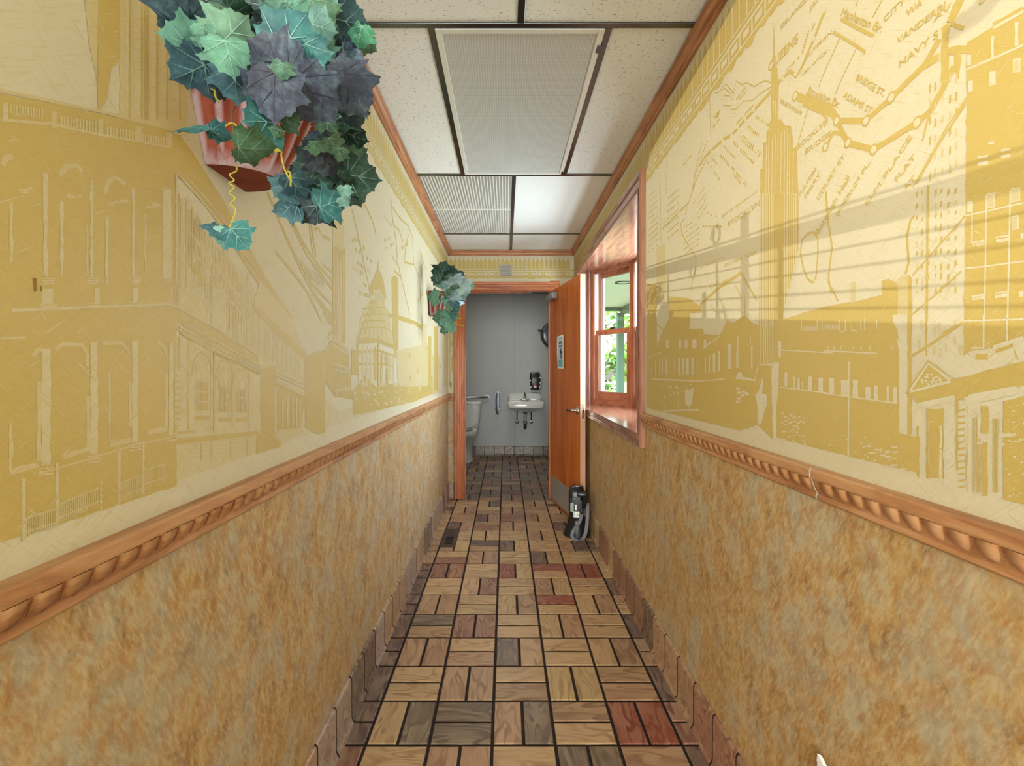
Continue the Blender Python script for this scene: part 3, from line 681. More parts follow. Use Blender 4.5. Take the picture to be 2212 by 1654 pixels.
for yw, wd, z0, z1 in ((1.17, .022, 1.724, 1.958), (1.345, .085, 1.724, 2.02), (1.52, .018, 1.724, 1.958), (1.62, .05, 1.724, 1.81), (1.98, .02, 1.724, 1.95)):
    s = (back(yw, 1.5)-p0).dot(dv); w2(splay(s-wd/2, s+wd/2, z0, z1, -.004, .004), 'grille_post', 'iron')
def scroll(yw, zw, r, r2, turns=1.15, a0=0):
    pts = []
    for k in range(26):
        a = a0+turns*2*math.pi*k/25; rr_ = r*(1-.45*k/25); pts.append(back(yw+rr_*math.cos(a)*1.0, zw+rr_*math.sin(a)))
    w2(MB().tube(pts, r2, 5), 'grille_scroll', 'iron', True)
scroll(1.53, 1.705, .035, .006); scroll(1.49, 1.44, .03, .005, 1.0, 2); scroll(.70, 1.83, .075, .016, .6, 1.2); scroll(1.72, 1.63, .03, .005)
o = MB().box(lw(-6.6)-.2, XR+.12, -6.7, YF, LH, LH+.1).build('ceiling_lobby', 'ceiling_smooth'); tag(o, 'plain white lobby ceiling behind the viewer', 'ceiling', kind='structure')
o = MB().box(-.9, XR+.12, YF-.02, YF, 2.5, LH).build('wall_lobby_header', 'plaster'); tag(o, 'cream header above the mouth of the corridor behind the viewer', 'wall', kind='structure')
o = MB().box(lw(-6.6)-.2, XR+.12, -6.7, YF, -.05, -.005).build('floor_lobby', 'grout'); tag(o, 'dark lobby floor behind the viewer', 'floor', kind='structure')
wn3 = empty('window_3', (-1.2, -6.65, 0)); tag(wn3, 'glazed shop front of the lobby behind the viewer', 'window', kind='structure')
for b, n in (((-1.92, -1.84, -.03, .03, 0, LH), 'mullion'), ((1.8, 1.878, -.03, .03, 0, LH), 'mullion'), ((-.15, -.09, -.03, .03, 0, LH), 'mullion'), ((-1.84, 1.8, -.03, .03, 0, .15), 'sill'), ((-1.84, 1.8, -.03, .03, LH-.1, LH), 'head')):
    MB().box(*b).build(n, 'vinyl_white', wn3)
for a, b in ((-1.84, -.15), (-.09, 1.8)): MB().box(a, b, -.004, .004, .15, LH-.1).build('pane', 'window_glass', wn3)

# ------------------------------------------------------------------ restroom fittings
YW = YB-.001
# sink
sk = empty('sink', (.285, YW, .735)); tag(sk, 'white wall hung porcelain sink on the grey restroom wall', 'sink')
def loft(rings, caps=True):
    mb = MB(); n = len(rings[0]); vs = [p for r in rings for p in r]
    fs = [(j*n+i, j*n+(i+1) % n, (j+1)*n+(i+1) % n, (j+1)*n+i) for j in range(len(rings)-1) for i in range(n)]
    if caps: fs += [tuple(range(n-1, -1, -1)), tuple((len(rings)-1)*n+i for i in range(n))]
    return mb.add(vs, fs)
def rrect(cx, cy, hx, hy, r, z, n=5):
    pts = []
    for q, (sx, sy) in enumerate(((1, 1), (-1, 1), (-1, -1), (1, -1))):
        for k in range(n):
            a = math.pi/2*(q+k/(n-1)); pts.append((cx+sx*(hx-r)+r*math.cos(a), cy+sy*(hy-r)+r*math.sin(a), z))
    return pts
# body: outside up, over the rim, down into the bowl
rings = [rrect(0, -.18, .09, .09, .06, -.075), rrect(0, -.20, .16, .13, .08, -.05), rrect(0, -.222, .225, .205, .05, -.01), rrect(0, -.228, .25, .226, .04, .0), rrect(0, -.228, .255, .228, .04, .012),
         rrect(0, -.228, .257, .228, .04, .085), rrect(0, -.228, .250, .222, .038, .093), rrect(0, -.255, .205, .16, .09, .092), rrect(0, -.255, .195, .15, .09, .082), rrect(0, -.25, .15, .11, .08, -.02), rrect(0, -.25, .05, .04, .03, -.035)]
loft(rings).build('basin', 'porcelain', sk, True, angle=50)
bs = [(-.245, 0), (.245, 0), (.252, .03), (.248, .07), (.225, .10), (.19, .112), (0, .118), (-.19, .112), (-.225, .10), (-.248, .07), (-.252, .03)]
mb = MB(); n = len(bs); mb.add([(x, 0, .09+z) for x, z in bs]+[(x*.97, -.045, .09+z*.9) for x, z in bs]+[(x*.9, -.075, .09+z*.15) for x, z in bs],
    [(i, (i+1) % n, n+(i+1) % n, n+i) for i in range(n)]+[(n+i, n+(i+1) % n, 2*n+(i+1) % n, 2*n+i) for i in range(n)]+[tuple(range(n)), tuple(range(2*n, 3*n))])
mb.build('splash_back', 'porcelain', sk, True, angle=50)
fb = loft([rrect(0, -.085, .065, .022, .02, .094), rrect(0, -.085, .06, .02, .018, .108)]).build('faucet', 'chrome', sk, True)
loft([rrect(0, -.085, .024, .022, .018, .106), rrect(0, -.088, .018, .02, .015, .14), rrect(0, -.09, .02, .02, .015, .165)]).build('faucet_body', 'chrome', fb, True)
MB().tube([(0, -.09, .135), (0, -.14, .15), (0, -.18, .148), (0, -.195, .135)], [.013, .012, .011, .010], 10).build('spout', 'chrome', fb, True)
MB().tube([(0, -.085, .165), (0, -.08, .18), (0, -.055, .2)], [.014, .009, .006], 8).build('faucet_lever', 'dark_steel', fb, True)
dp = MB().tube([(0, -.2, -.06), (0, -.2, -.20), (0, -.2, -.23)], [.02, .019, .024], 12).build('drain_pipe', 'grey_plastic', sk, True)
MB().tube([(0, -.2, -.20), (0, -.2, -.27), (.0, -.185, -.305), (0, -.15, -.315), (0, -.115, -.295), (0, -.11, -.2), (0, -.09, -.17), (0, 0, -.165)], [.022, .022, .021, .021, .021, .018, .018, .018], 12).build('trap', 'dark_steel', sk, True)
MB().lathe([(.029, -.235), (.029, -.205)], 12, mat=tr(0, -.2, 0)).build('trap_nut', 'dark_steel', dp, True)
MB().lathe([(.05, -.08), (.035, -.085), (.024, -.1)], 16, mat=tr(0, -.2, 0)).build('tail_piece', 'chrome', dp, True)
for x in (-.115, .095):
    v = MB().tube([(x, 0, -.235), (x, -.045, -.235)], .012, 10).build('stop_valve', 'chrome', sk, True)
    MB().lathe([(.0, 0), (.024, 0), (.026, .012), (.0, .018)], 14, mat=tr(x, -.045, -.235) @ rot('X', 90), cap=False).build('valve_knob', 'chrome', v, True)
    MB().tube([(x, -.03, -.225), (x, -.03, -.10), (x*.8, -.06, -.03)], .008, 8).build('supply_line', 'dark_steel', v, True)
# soap dispenser
sp = empty('soap_dispenser', (.435, YW, 1.0)); tag(sp, 'black soap dispenser with pale clips mounted above the sink', 'soap dispenser')
loft([rrect(0, -.05, .062, .05, .03, -.02), rrect(0, -.055, .07, .055, .03, .02), rrect(0, -.055, .078, .055, .03, .14), rrect(0, -.05, .072, .05, .03, .22), rrect(0, -.045, .06, .045, .03, .235)]).build('body', 'black_plastic', sp, True, angle=50)
loft([rrect(0, -.045, .068, .05, .03, .226), rrect(0, -.04, .055, .045, .03, .25)]).build('cap', 'grey_plastic', sp, True)
MB().lathe([(.0, 0), (.022, 0), (.02, .006), (.0, .01)], 16, mat=tr(0, -.108, .025) @ rot('X', 90), cap=False).build('push_button', 'white_plastic', sp, True)
MB().lathe([(.0, 0), (.024, 0), (.02, .005), (.0, .007)], 16, mat=tr(0, -.109, .058) @ rot('X', 90), cap=False, sy=.9).build('badge', 'red_oval', sp, True)
for x, z in ((-.069, .115), (-.063, .02), (.071, .155), (.069, .08), (.063, .02)): MB().bbox(x-.01, x+.01, -.105, -.085, z-.011, z+.011, .003).build('clip', 'white_plastic', sp)
# round dispenser half hidden by the door
rd = empty('tissue_dispenser', (.725, YW, 1.787)); tag(rd, 'round dark blue roll dispenser half hidden behind the open door', 'dispenser')
MB().lathe([(.205, 0), (.205, .08), (.19, .105), (.165, .112)], 40, mat=rot('X', 90)).build('housing', 'black_plastic', rd, True)
MB().lathe([(.0, .118), (.10, .118), (.165, .113), (.165, .105)], 40, mat=rot('X', 90), cap=False).build('window', 'blue_smoke', rd, True)
MB().bbox(-.255, -.19, -.09, -.03, -.02, .004, .006, mat=rot('Y', 18)).build('latch_tab', 'black_plastic', rd)
MB().box(-.16, .16, -.1205, -.1185, -.003, .003, mat=rot('Y', -35)).build('seam', 'black_matte', rd)
# grab bar
gb = empty('grab_bar', (-.66, YW, .865)); tag(gb, 'horizontal steel grab bar on the wall above the toilet tank', 'grab bar')
MB().tube([(-.37, 0, 0), (-.37, -.05, 0), (-.35, -.062, 0), (.37, -.062, 0), (.388, -.05, 0), (.388, 0, 0)], .016, 12).build('bar', 'chrome', gb, True)
for x in (-.37, .388): MB().lathe([(.0, 0), (.037, 0), (.037, .006), (.03, .012), (.0, .014)], 20, mat=tr(x, 0, 0) @ rot('X', 90), cap=False).build('flange', 'white_plastic', gb, True)
# folding bracket
fbk = empty('folding_support_rail', (-.112, YW, .78)); tag(fbk, 'small folded chrome support rail between grab bar and sink', 'support rail')
MB().bbox(-.052, .052, -.006, 0, -.11, .17, .002).build('back_plate', 'dark_steel', fbk)
MB().tube([(-.022, -.03, .15), (-.026, -.045, .0), (-.02, -.05, -.12), (-.002, -.055, -.16), (.006, -.05, -.165)], .012, 10).build('rail', 'dark_steel', fbk, True)
MB().tube([(.026, -.03, .15), (.03, -.045, .0), (.024, -.05, -.07)], .009, 10).build('stay', 'chrome', fbk, True)
for x in (-.035, .04): MB().bbox(x-.012, x+.012, -.05, -.004, .11, .165, .003).build('pivot', 'dark_steel', fbk)
for x, z in ((-.04, .155), (.04, .155), (.04, -.095), (-.04, -.095)): MB().lathe([(.0, 0), (.006, 0), (.004, .003), (.0, .004)], 8, mat=tr(x, -.006, z) @ rot('X', 90), cap=False).build('screw', 'screw_dark', fbk)
# toilet
tt = empty('toilet', (-.575, YW-.02, 0)); tag(tt, 'white porcelain toilet partly hidden by the left door casing', 'toilet')
def el(cx, cy, hx, hy, z, n=24, p=2.3):
    out = []
    for k in range(n):
        a = 2*math.pi*k/n; c, s_ = math.cos(a), math.sin(a)
        out.append((cx+hx*math.copysign(abs(c)**(2/p), c), cy+hy*math.copysign(abs(s_)**(2/p), s_), z))
    return out
loft([rrect(0, -.10, .17, .085, .04, .42), rrect(0, -.10, .20, .095, .04, .52), rrect(0, -.10, .215, .10, .04, .77)]).build('tank', 'porcelain', tt, True, angle=50)
tkl = loft([rrect(0, -.10, .222, .107, .04, .77), rrect(0, -.10, .228, .11, .04, .782), rrect(0, -.10, .228, .11, .04, .803), rrect(0, -.10, .215, .10, .04, .815)]).build('tank_lid', 'porcelain', tt, True, angle=50)
fhd = MB().tube([(-.15, -.2, .72), (-.15, -.222, .72), (-.09, -.225, .712)], .009, 8).build('flush_lever', 'chrome', tt, True)
loft([el(0, -.36, .125, .20, 0), el(0, -.36, .115, .19, .04), el(0, -.35, .10, .17, .20), el(0, -.38, .12, .2, .28), el(0, -.42, .17, .25, .36), el(0, -.43, .185, .265, .40), el(0, -.43, .18, .26, .41), el(0, -.43, .13, .2, .40), el(0, -.42, .09, .15, .3)]).build('bowl', 'porcelain', tt, True, angle=60)
loft([rrect(0, -.12, .15, .10, .04, .30), rrect(0, -.12, .17, .11, .04, .42)]).build('tank_shelf', 'porcelain', tt, True, angle=50)
# seat ring
mb = MB(); o_, i_ = el(0, -.43, .187, .262, 0), el(0, -.44, .12, .19, 0); n = len(o_)
vs = [(x, y, .412) for x, y, z in o_]+[(x, y, .43) for x, y, z in o_]+[(x, y, .43) for x, y, z in i_]+[(x, y, .412) for x, y, z in i_]
mb.add(vs, [(k*n+i, k*n+(i+1) % n, ((k+1) % 4)*n+(i+1) % n, ((k+1) % 4)*n+i) for k in range(4) for i in range(n)])
mb.build('seat', 'porcelain', tt, True, angle=50)
# lid raised against the tank
ld = loft([[(x, -.235-(z2-.43)*-.09-th, z2) for x, z2 in [(hx_*math.cos(a), .60+.17*math.sin(a)) for a in [2*math.pi*k/24 for k in range(24)] for hx_ in (.178,)]] for th in (0, .018)])
ld.build('lid', 'porcelain', tt, True, angle=50)
# ------------------------------------------------------------------ corridor objects
# floor register
vr = empty('floor_register', (-.418, 3.595, 0)); tag(vr, 'brown metal floor register with one open slot near the left wall', 'vent')
mb = MB()
for b in ((-.055, .055, -.19, -.15), (-.055, .055, .15, .19), (-.055, -.028, -.15, .15), (.028, .055, -.15, .15)): mb.box(*b, 0.0005, .007)
mb.build('frame', 'vent_brown', vr, kind='stuff')
MB().box(-.028, .028, .0, .15, .0005, .0085).build('closed_cover', 'dark_steel', vr)
MB().box(-.028, .028, -.15, 0, .0005, .001).build('slot', 'gap_shade_black', vr)  # black sheet paints the dark inside the open slot
for i in range(6): MB().box(-.028, .028, -.14+i*.024, -.137+i*.024, .001, .006).build('fin', 'vent_brown', vr)
# small louvred vent above the doorway
sv = empty('wall_vent', (.005, YE, 2.253)); tag(sv, 'small square metal vent cover above the restroom doorway', 'vent')
MB().bbox(-.062, .062, -.008, 0, -.06, .06, .002).build('plate', 'bronze_vent', sv)
for z in (.036, -.002, -.040): MB().add([(-.055, -.008, z+.018), (.055, -.008, z+.018), (.055, -.022, z-.012), (-.055, -.022, z-.012), (-.055, -.008, z-.014), (.055, -.008, z-.014)], [(0, 1, 2, 3), (3, 2, 5, 4), (0, 3, 4), (1, 5, 2)]).build('louvre', 'bronze_vent', sv)
# notice taped to the door
def door_pt(s, y, z): return Matrix.Translation(door.location) @ Matrix.Rotation(ang, 4, 'Z') @ Vector((s, y, z))
nr = empty('notice', door_pt(.36, -.003, 1.41), ang); tag(nr, 'white paper notice taped to the open orange door', 'notice')
ns, nz = 8, 6; mb = MB(); vs = []
outl = lambda u, v: (-.105+.21*u+.03*(1-v)*(1-u)*.7, -.0015-.006*math.sin(v*3)*(1-u)-.004*u, -.135+.295*v+.01*u*(v-.5))
for k in range(2):
    for j in range(nz+1):
        for i in range(ns+1): x, y, z = outl(i/ns, j/nz); vs.append((x, y-.0006*k, z))
n1 = (ns+1)*(nz+1)
fs = [(k*n1+j*(ns+1)+i, k*n1+j*(ns+1)+i+1, k*n1+(j+1)*(ns+1)+i+1, k*n1+(j+1)*(ns+1)+i) for k in range(2) for j in range(nz) for i in range(ns)]
mb.add(vs, fs).build('sheet', 'paper', nr)
def patch(u0, u1, v0, v1, nm, m, d=.0012, n=4):
    vs = []; 
    for j in range(n+1):
        for i in range(n+1): x, y, z = outl(u0+(u1-u0)*i/n, v0+(v1-v0)*j/n); vs.append((x, y-d, z))
    return MB().add(vs, [(j*(n+1)+i, j*(n+1)+i+1, (j+1)*(n+1)+i+1, (j+1)*(n+1)+i) for j in range(n) for i in range(n)]).build(nm, m, nr)
patch(.18, .86, .05, .95, 'printed_panel', 'paper_blue'); patch(.18, .86, .05, .26, 'cyan_footer', 'paper_cyan', .0016)
for a in ((.35, .52, .74, .80), (.58, .75, .75, .81), (.35, .50, .65, .70), (.56, .76, .65, .70)): patch(*a, 'print_block', 'print_ink', .0016, 2)
# the printed figure: two strokes and a head
patch(.56, .66, .55, .62, 'print_figure', 'print_ink', .0016, 2); patch(.48, .72, .44, .55, 'print_figure', 'print_ink', .0016, 2); patch(.45, .55, .29, .45, 'print_figure', 'print_ink', .0016, 2); patch(.62, .74, .30, .45, 'print_figure', 'print_ink', .0016, 2)

# megaphone standing on its horn
mg = empty('megaphone', (.552, 3.672, .002), math.radians(-8)); tag(mg, 'black megaphone with grey strap standing on its horn by the door', 'megaphone')
MB().lathe([(.104, 0), (.107, .004), (.104, .010), (.098, .022), (.082, .065), (.070, .105), (.066, .125), (.067, .132), (.060, .138), (.0, .138)], 32, cap=False).build('horn', 'black_plastic', mg, True)
MB().lathe([(.1, .001), (.07, .06), (.0, .06)], 24, cap=False).build('horn_inside', 'black_matte', mg, True)
bd = loft([rrect(0, 0, .055, .055, .03, .13), rrect(0, 0, .058, .058, .025, .16), rrect(0, 0, .058, .058, .025, .30), rrect(0, 0, .057, .056, .03, .335), rrect(0, .005, .05, .045, .03, .362), rrect(0, .008, .036, .032, .025, .372)])
bd = bd.build('body', 'black_plastic', mg, True, angle=50)
for z in (.04, .055, .07): MB().lathe([(.0965-(z-.022)*.37, z), (.0985-(z-.022)*.37, z+.002), (.0955-(z-.022)*.37, z+.004)], 32, cap=False).build('rib', 'black_matte', bd, True)
MB().bbox(-.01, .02, -.02, .012, .369, .374, .001).build('top_tag', 'white_plastic', bd)
MB().bbox(-.062, -.056, -.036, .03, .175, .32, .002).build('control_panel', 'black_matte', bd)
MB().bbox(-.05, -.024, -.0605, -.056, .19, .255, .001).build('display', 'lcd', bd)
MB().bbox(-.014, -.002, -.0605, -.056, .20, .245, .0008).build('sticker', 'paper', bd)
lb = MB().bbox(-.026, .016, -.0615, -.056, .148, .192, .0008).build('sticker', 'paper', bd)
MB().box(-.019, -.016, -.0622, -.0614, .154, .186).build('print_mark', 'print_ink', lb); MB().lathe([(.004, 0), (.007, 0), (.007, .0004), (.004, .0004)], 12, mat=tr(.004, -.0615, .168) @ rot('X', 90), cap=False).build('print_mark', 'print_ink', lb)
for x, z, m in ((-.045, .285, 'white_plastic'), (-.032, .287, 'white_plastic'), (-.02, .289, 'paper'), (-.045, .273, 'white_plastic'), (-.03, .272, 'white_plastic'), (-.046, .262, 'red_oval'), (-.036, .262, 'paper_cyan')):
    MB().lathe([(.0, 0), (.0032, 0), (.002, .002), (.0, .0024)], 8, mat=tr(x, -.0578, z) @ rot('X', 90), cap=False).build('button', m, bd)
gp = MB().bbox(.0, .075, -.112, -.04, .315, .345, .01).build('grip_bridge', 'black_plastic', mg, True)
MB().tube([(.055, -.095, .335), (.06, -.09, .29), (.058, -.075, .25), (.05, -.05, .22)], [.016, .017, .016, .014], 10).build('grip', 'black_plastic', mg, True)
MB().tube([(.03, -.062, .30), (.035, -.085, .285), (.04, -.072, .262)], [.007, .008, .006], 8).build('trigger', 'chrome', gp, True)
def curve(pts, n=10):
    out = []; P = [Vector(p) for p in pts]; P = [P[0]]+P+[P[-1]]
    for i in range(1, len(P)-2):
        for k in range(n):
            t_ = k/n; a, b, c, d = P[i-1], P[i], P[i+1], P[i+2]
            out.append(.5*((2*b)+(-a+c)*t_+(2*a-5*b+4*c-d)*t_*t_+(-a+3*b-3*c+d)*t_**3))
    out.append(P[-2]); return out
sp_ = curve([(.035, -.064, .175), (.018, -.085, .12), (-.02, -.115, .075), (-.038, -.13, .035), (-.02, -.135, .008), (.02, -.135, .003), (.055, -.125, .03), (.072, -.105, .1), (.08, -.07, .2), (.08, -.05, .255)], 8)
MB().ribbon(sp_, .026, .0025, across=[(.9, .2, .3)]*0 or (.8, -.25, .2)).build('strap', 'strap_grey', mg, True)
MB().ribbon(curve([(.04, -.062, .215), (.036, -.07, .195), (.034, -.066, .178)], 4), .024, .003, across=(1, 0, 0)).build('strap_keeper', 'black_matte', mg)
MB().tube([(.034+.017*math.cos(a), -.068, .178+.012*math.sin(a)) for a in [2*math.pi*k/16 for k in range(17)]], .0025, 6, caps=False).build('strap_ring', 'nickel', mg, True)

# white board standing by the right wall, only its top corner in view
bd2 = empty('white_board', (.60, 1.00, 0)); tag(bd2, 'white panel corner just showing at the bottom edge by the right wall', 'panel')
MB().add([(.045, .03, 0), (.05, .02, 0), (.06, -.30, 0), (.055, -.29, 0), (.066, .012, .452), (.071, .006, .452), (.071, -.27, .30), (.066, -.26, .30)], [(0, 1, 2, 3), (4, 7, 6, 5), (0, 4, 5, 1), (1, 5, 6, 2), (2, 6, 7, 3), (3, 7, 4, 0)]).build('sheet', 'white_plastic', bd2)
MB().add([(.064, .013, .44), (.067, .013, .44), (.0675, -.262, .288), (.0645, -.262, .288), (.066, .0135, .456), (.0715, .0075, .456), (.0715, -.271, .304), (.066, -.262, .304)], [(0, 1, 2, 3), (4, 7, 6, 5), (0, 4, 5, 1), (1, 5, 6, 2), (2, 6, 7, 3), (3, 7, 4, 0)]).build('edge_binding', 'white_plastic', bd2)
# ------------------------------------------------------------------ wall pots and trailing ivy
def P3(x, y, Y): return Vector(((x-CX)*Y/F, Y, H-(y-CY)*Y/F))
def pot_mesh():
    nu, prof = 72, [(0, .070, .103), (.006, .073, .107), (.03, .079, .116), (.06, .087, .128), (.09, .097, .140), (.12, .107, .152), (.138, .114, .160)]
    vs = []; wash = []; fs = []
    def ring(z, hw, dp, fl):
        for i in range(nu+1):
            a = -math.pi/2+math.pi*i/nu; q = math.cos(i/nu*2*math.pi*10.5); k = 1+fl*(.055*q)
            vs.append((dp*math.cos(a)*k, hw*math.sin(a)*k, z)); wash.append(0)
            if fl > 0 and z > .02: wash[-1] = 1.0 if q > .55 else 0.0
            elif z <= .035: wash[-1] = 1.0
    for j, (z, hw, dp) in enumerate(prof): ring(z, hw, dp, 0 if j < 2 else (.5 if j == 2 else 1))
    n = nu+1
    for j in range(len(prof)-1): fs += [(j*n+i, j*n+i+1, (j+1)*n+i+1, (j+1)*n+i) for i in range(nu)]
    fs += [tuple((j*n) for j in range(len(prof)))+tuple(j*n+nu for j in range(len(prof)-1, -1, -1))]        # flat back
    me = D.meshes.new('pot_body'); me.from_pydata(vs, [], fs); me.materials.append(M['terracotta_washed'])
    at = me.attributes.new('wash', 'FLOAT', 'POINT'); at.data.foreach_set('value', wash); me.shade_smooth(); me.set_sharp_from_angle(angle=math.radians(60)); 
    return me
POT = pot_mesh()
def make_pot(loc, label):
    r = empty('wall_pot', loc); tag(r, label, 'planter', 'fluted terracotta wall pots')
    b = D.objects.new('body', POT); COL.objects.link(b); b.parent = r
    nu = 36
    arcp = lambda hw, dp, z: [(dp*math.cos(-math.pi/2+math.pi*i/nu), hw*math.sin(-math.pi/2+math.pi*i/nu), z) for i in range(nu+1)]
    mb = MB(); rg = [arcp(.112, .158, .136), arcp(.150, .176, .142), arcp(.153, .180, .152), arcp(.150, .177, .166), arcp(.140, .166, .168), arcp(.105, .15, .14)]
    n = nu+1; mb.add([p for q in rg for p in q], [(j*n+i, j*n+i+1, (j+1)*n+i+1, (j+1)*n+i) for j in range(len(rg)-1) for i in range(nu)])
    mb.build('rim', 'terracotta_washed', r, True)
    mb = MB().add(arcp(.069, .102, .001), [tuple(range(n))]); mb.build('base', 'terracotta_washed', r)
    mb = MB().add(arcp(.128, .155, .15), [tuple(range(n))]); mb.build('soil', 'soil', r)
    return r
make_pot((XL+.001, .965, 1.662), 'near whitewashed terracotta wall pot high on the left wall')
p2 = make_pot((XL+.014, 3.55, 1.675), 'far small looking terracotta wall pot beside the restroom door')
MB().bbox(-.0135, -.001, -.06, .06, .02, .15, .002).build('wall_bracket', 'wood_rail_dark', p2)

HALF = [(0, 0), (.16, -.13), (.34, -.14), (.55, -.02), (.66, .10), (.56, .22), (.60, .33), (.82, .46), (.66, .56), (.50, .58), (.40, .70), (.34, .82), (.14, .90), (0, 1.05)]
def leaf_mesh(seed, veinmat):
    rnd = random.Random(seed); out = []
    hr = [(x*(1+rnd.uniform(-.06, .06)), y+rnd.uniform(-.02, .02)) for x, y in HALF]; hl = [(-x*(1+rnd.uniform(-.1, .1)), y+rnd.uniform(-.02, .02)) for x, y in HALF]
    hr[0] = hl[0] = (0, 0); hr[-1] = hl[-1] = (0, 1.05)
    def serr(pts):
        o = []
        for (a, b), (c, d) in zip(pts, pts[1:]):
            o.append((a, b)); mx, my = (a+c)/2, (b+d)/2; l = math.hypot(mx, my-.3)+1e-6; k = 1-.05/l*rnd.uniform(.3, 1); o.append((mx*k, .3+(my-.3)*k))
        return o
    ol = serr(hr)+[(0, 1.05)]+list(reversed(serr(hl)))[:-1]
    c = (0, .22); bend = rnd.uniform(.10, .26); fold = rnd.uniform(.05, .22); ph = rnd.uniform(0, 6)
    def zz(x, y): return -fold*abs(x)-bend*(y-.3)**2*.9+.05*math.sin(6*x+ph)*abs(x)+.04*math.sin(9*y+ph)*abs(x)
    vs = [(c[0], c[1], zz(*c))]; n = len(ol)
    for k in (.5, 1.0):
        for x, y in ol: X, Y = c[0]+(x-c[0])*k, c[1]+(y-c[1])*k; vs.append((X, Y, zz(X, Y)))
    fs = [(0, 1+i, 1+(i+1) % n) for i in range(n)]+[(1+i, 1+n+i, 1+n+(i+1) % n, 1+(i+1) % n) for i in range(n)]
    mi = [0]*len(fs)
    for tx, ty in ((0, .98), (.70, .44), (-.70, .44), (.52, .03), (-.52, .03), (.33, .72), (-.33, .72)):
        sx, sy = (0, .03) if abs(tx) > .4 or tx == 0 else (0, .35)
        l = math.hypot(tx-sx, ty-sy); px, py = -(ty-sy)/l, (tx-sx)/l; k0 = len(vs); w0 = .016
        for q in (0, .35, .7, 1):
            X, Y = sx+(tx-sx)*q, sy+(ty-sy)*q; ww = w0*(1-q)+.002
            for sgn in (-1, 1): vs.append((X+px*ww*sgn, Y+py*ww*sgn, zz(X, Y)+.012))
        for q in range(3): fs.append((k0+2*q, k0+2*q+1, k0+2*q+3, k0+2*q+2)); mi.append(1)
    me = D.meshes.new('leaf'); me.from_pydata(vs, [], fs); me.materials.append(M['leaf']); me.materials.append(M[veinmat])
    me.polygons.foreach_set('material_index', mi); me.shade_smooth(); return me
LM = [leaf_mesh(s, 'leaf_vein') for s in range(5)]; LMD = [leaf_mesh(20+s, 'leaf_vein_dark') for s in range(3)]
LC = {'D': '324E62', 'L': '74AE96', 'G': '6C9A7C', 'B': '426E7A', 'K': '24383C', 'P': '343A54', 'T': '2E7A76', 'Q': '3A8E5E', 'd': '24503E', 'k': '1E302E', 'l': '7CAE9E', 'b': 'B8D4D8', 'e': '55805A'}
def leaf(root, x, y, r, th, c, Y, tilt=0, pitch=0, rnd=random, depth=0):
    """leaf whose middle is seen at pixel (x,y), half-length r pixels, tip towards image angle th (0 right, 90 down)"""
    p = P3(x, y, Y); nrm = (Vector((0, 0, H))-p).normalized(); tip = Vector((math.cos(math.radians(th)), 0, -math.sin(math.radians(th))))
    tip = (tip-nrm*tip.dot(nrm)).normalized(); side = tip.cross(nrm)
    R = Matrix((side, tip, nrm)).transposed()
    R = R @ Matrix.Rotation(math.radians(tilt), 3, 'Y') @ Matrix.Rotation(math.radians(pitch), 3, 'X')
    s = 2*r*Y/F/1.12
    me = rnd.choice(LMD if c in 'PD' else LM)
    o = D.objects.new('leaf', me); COL.objects.link(o); o.parent = root
    mtx = R.to_4x4(); base = p-(R @ Vector((0, .46*s, 0)))
    o.matrix_local = Matrix.Translation(base-root.location) @ mtx @ Matrix.Diagonal((s, s, s, 1))
    if min((o.matrix_local @ q.co).x for q in me.vertices)+root.location.x < XL+.004 and Y > .5 and depth < 14:   # keep clear of the wall: step towards the viewer
        D.objects.remove(o); return leaf(root, x, y, r, th, c, Y-.018, tilt, pitch, rnd, depth+1)
    k = rnd.uniform(.85, 1.15); cc = srgb(LC[c]); k *= .72; o.color = (cc[0]*k, cc[1]*k*rnd.uniform(.95, 1.05), cc[2]*k*rnd.uniform(.92, 1.08), 1)
    return o
def curl(root, pts, Ys, r, m='tendril_yellow', name='tendril'):
    P = [P3(x, y, Y) for (x, y), Y in zip(pts, Ys)]; P = curve(P, 5)
    MB().tube([p-root.location for p in P], r*(.72 if r < .003 else 1), 5).build(name, m, root, True)
iv = empty('ivy_plant', (XL+.08, .965, 1.80)); tag(iv, 'large artificial ivy with teal and purple leaves spilling from the near pot', 'plant', 'artificial ivy plants')
S2 = 2.954
def yd(x, base): return min(base, .567*F/(CX-x)-.03) if x < CX-50 else base
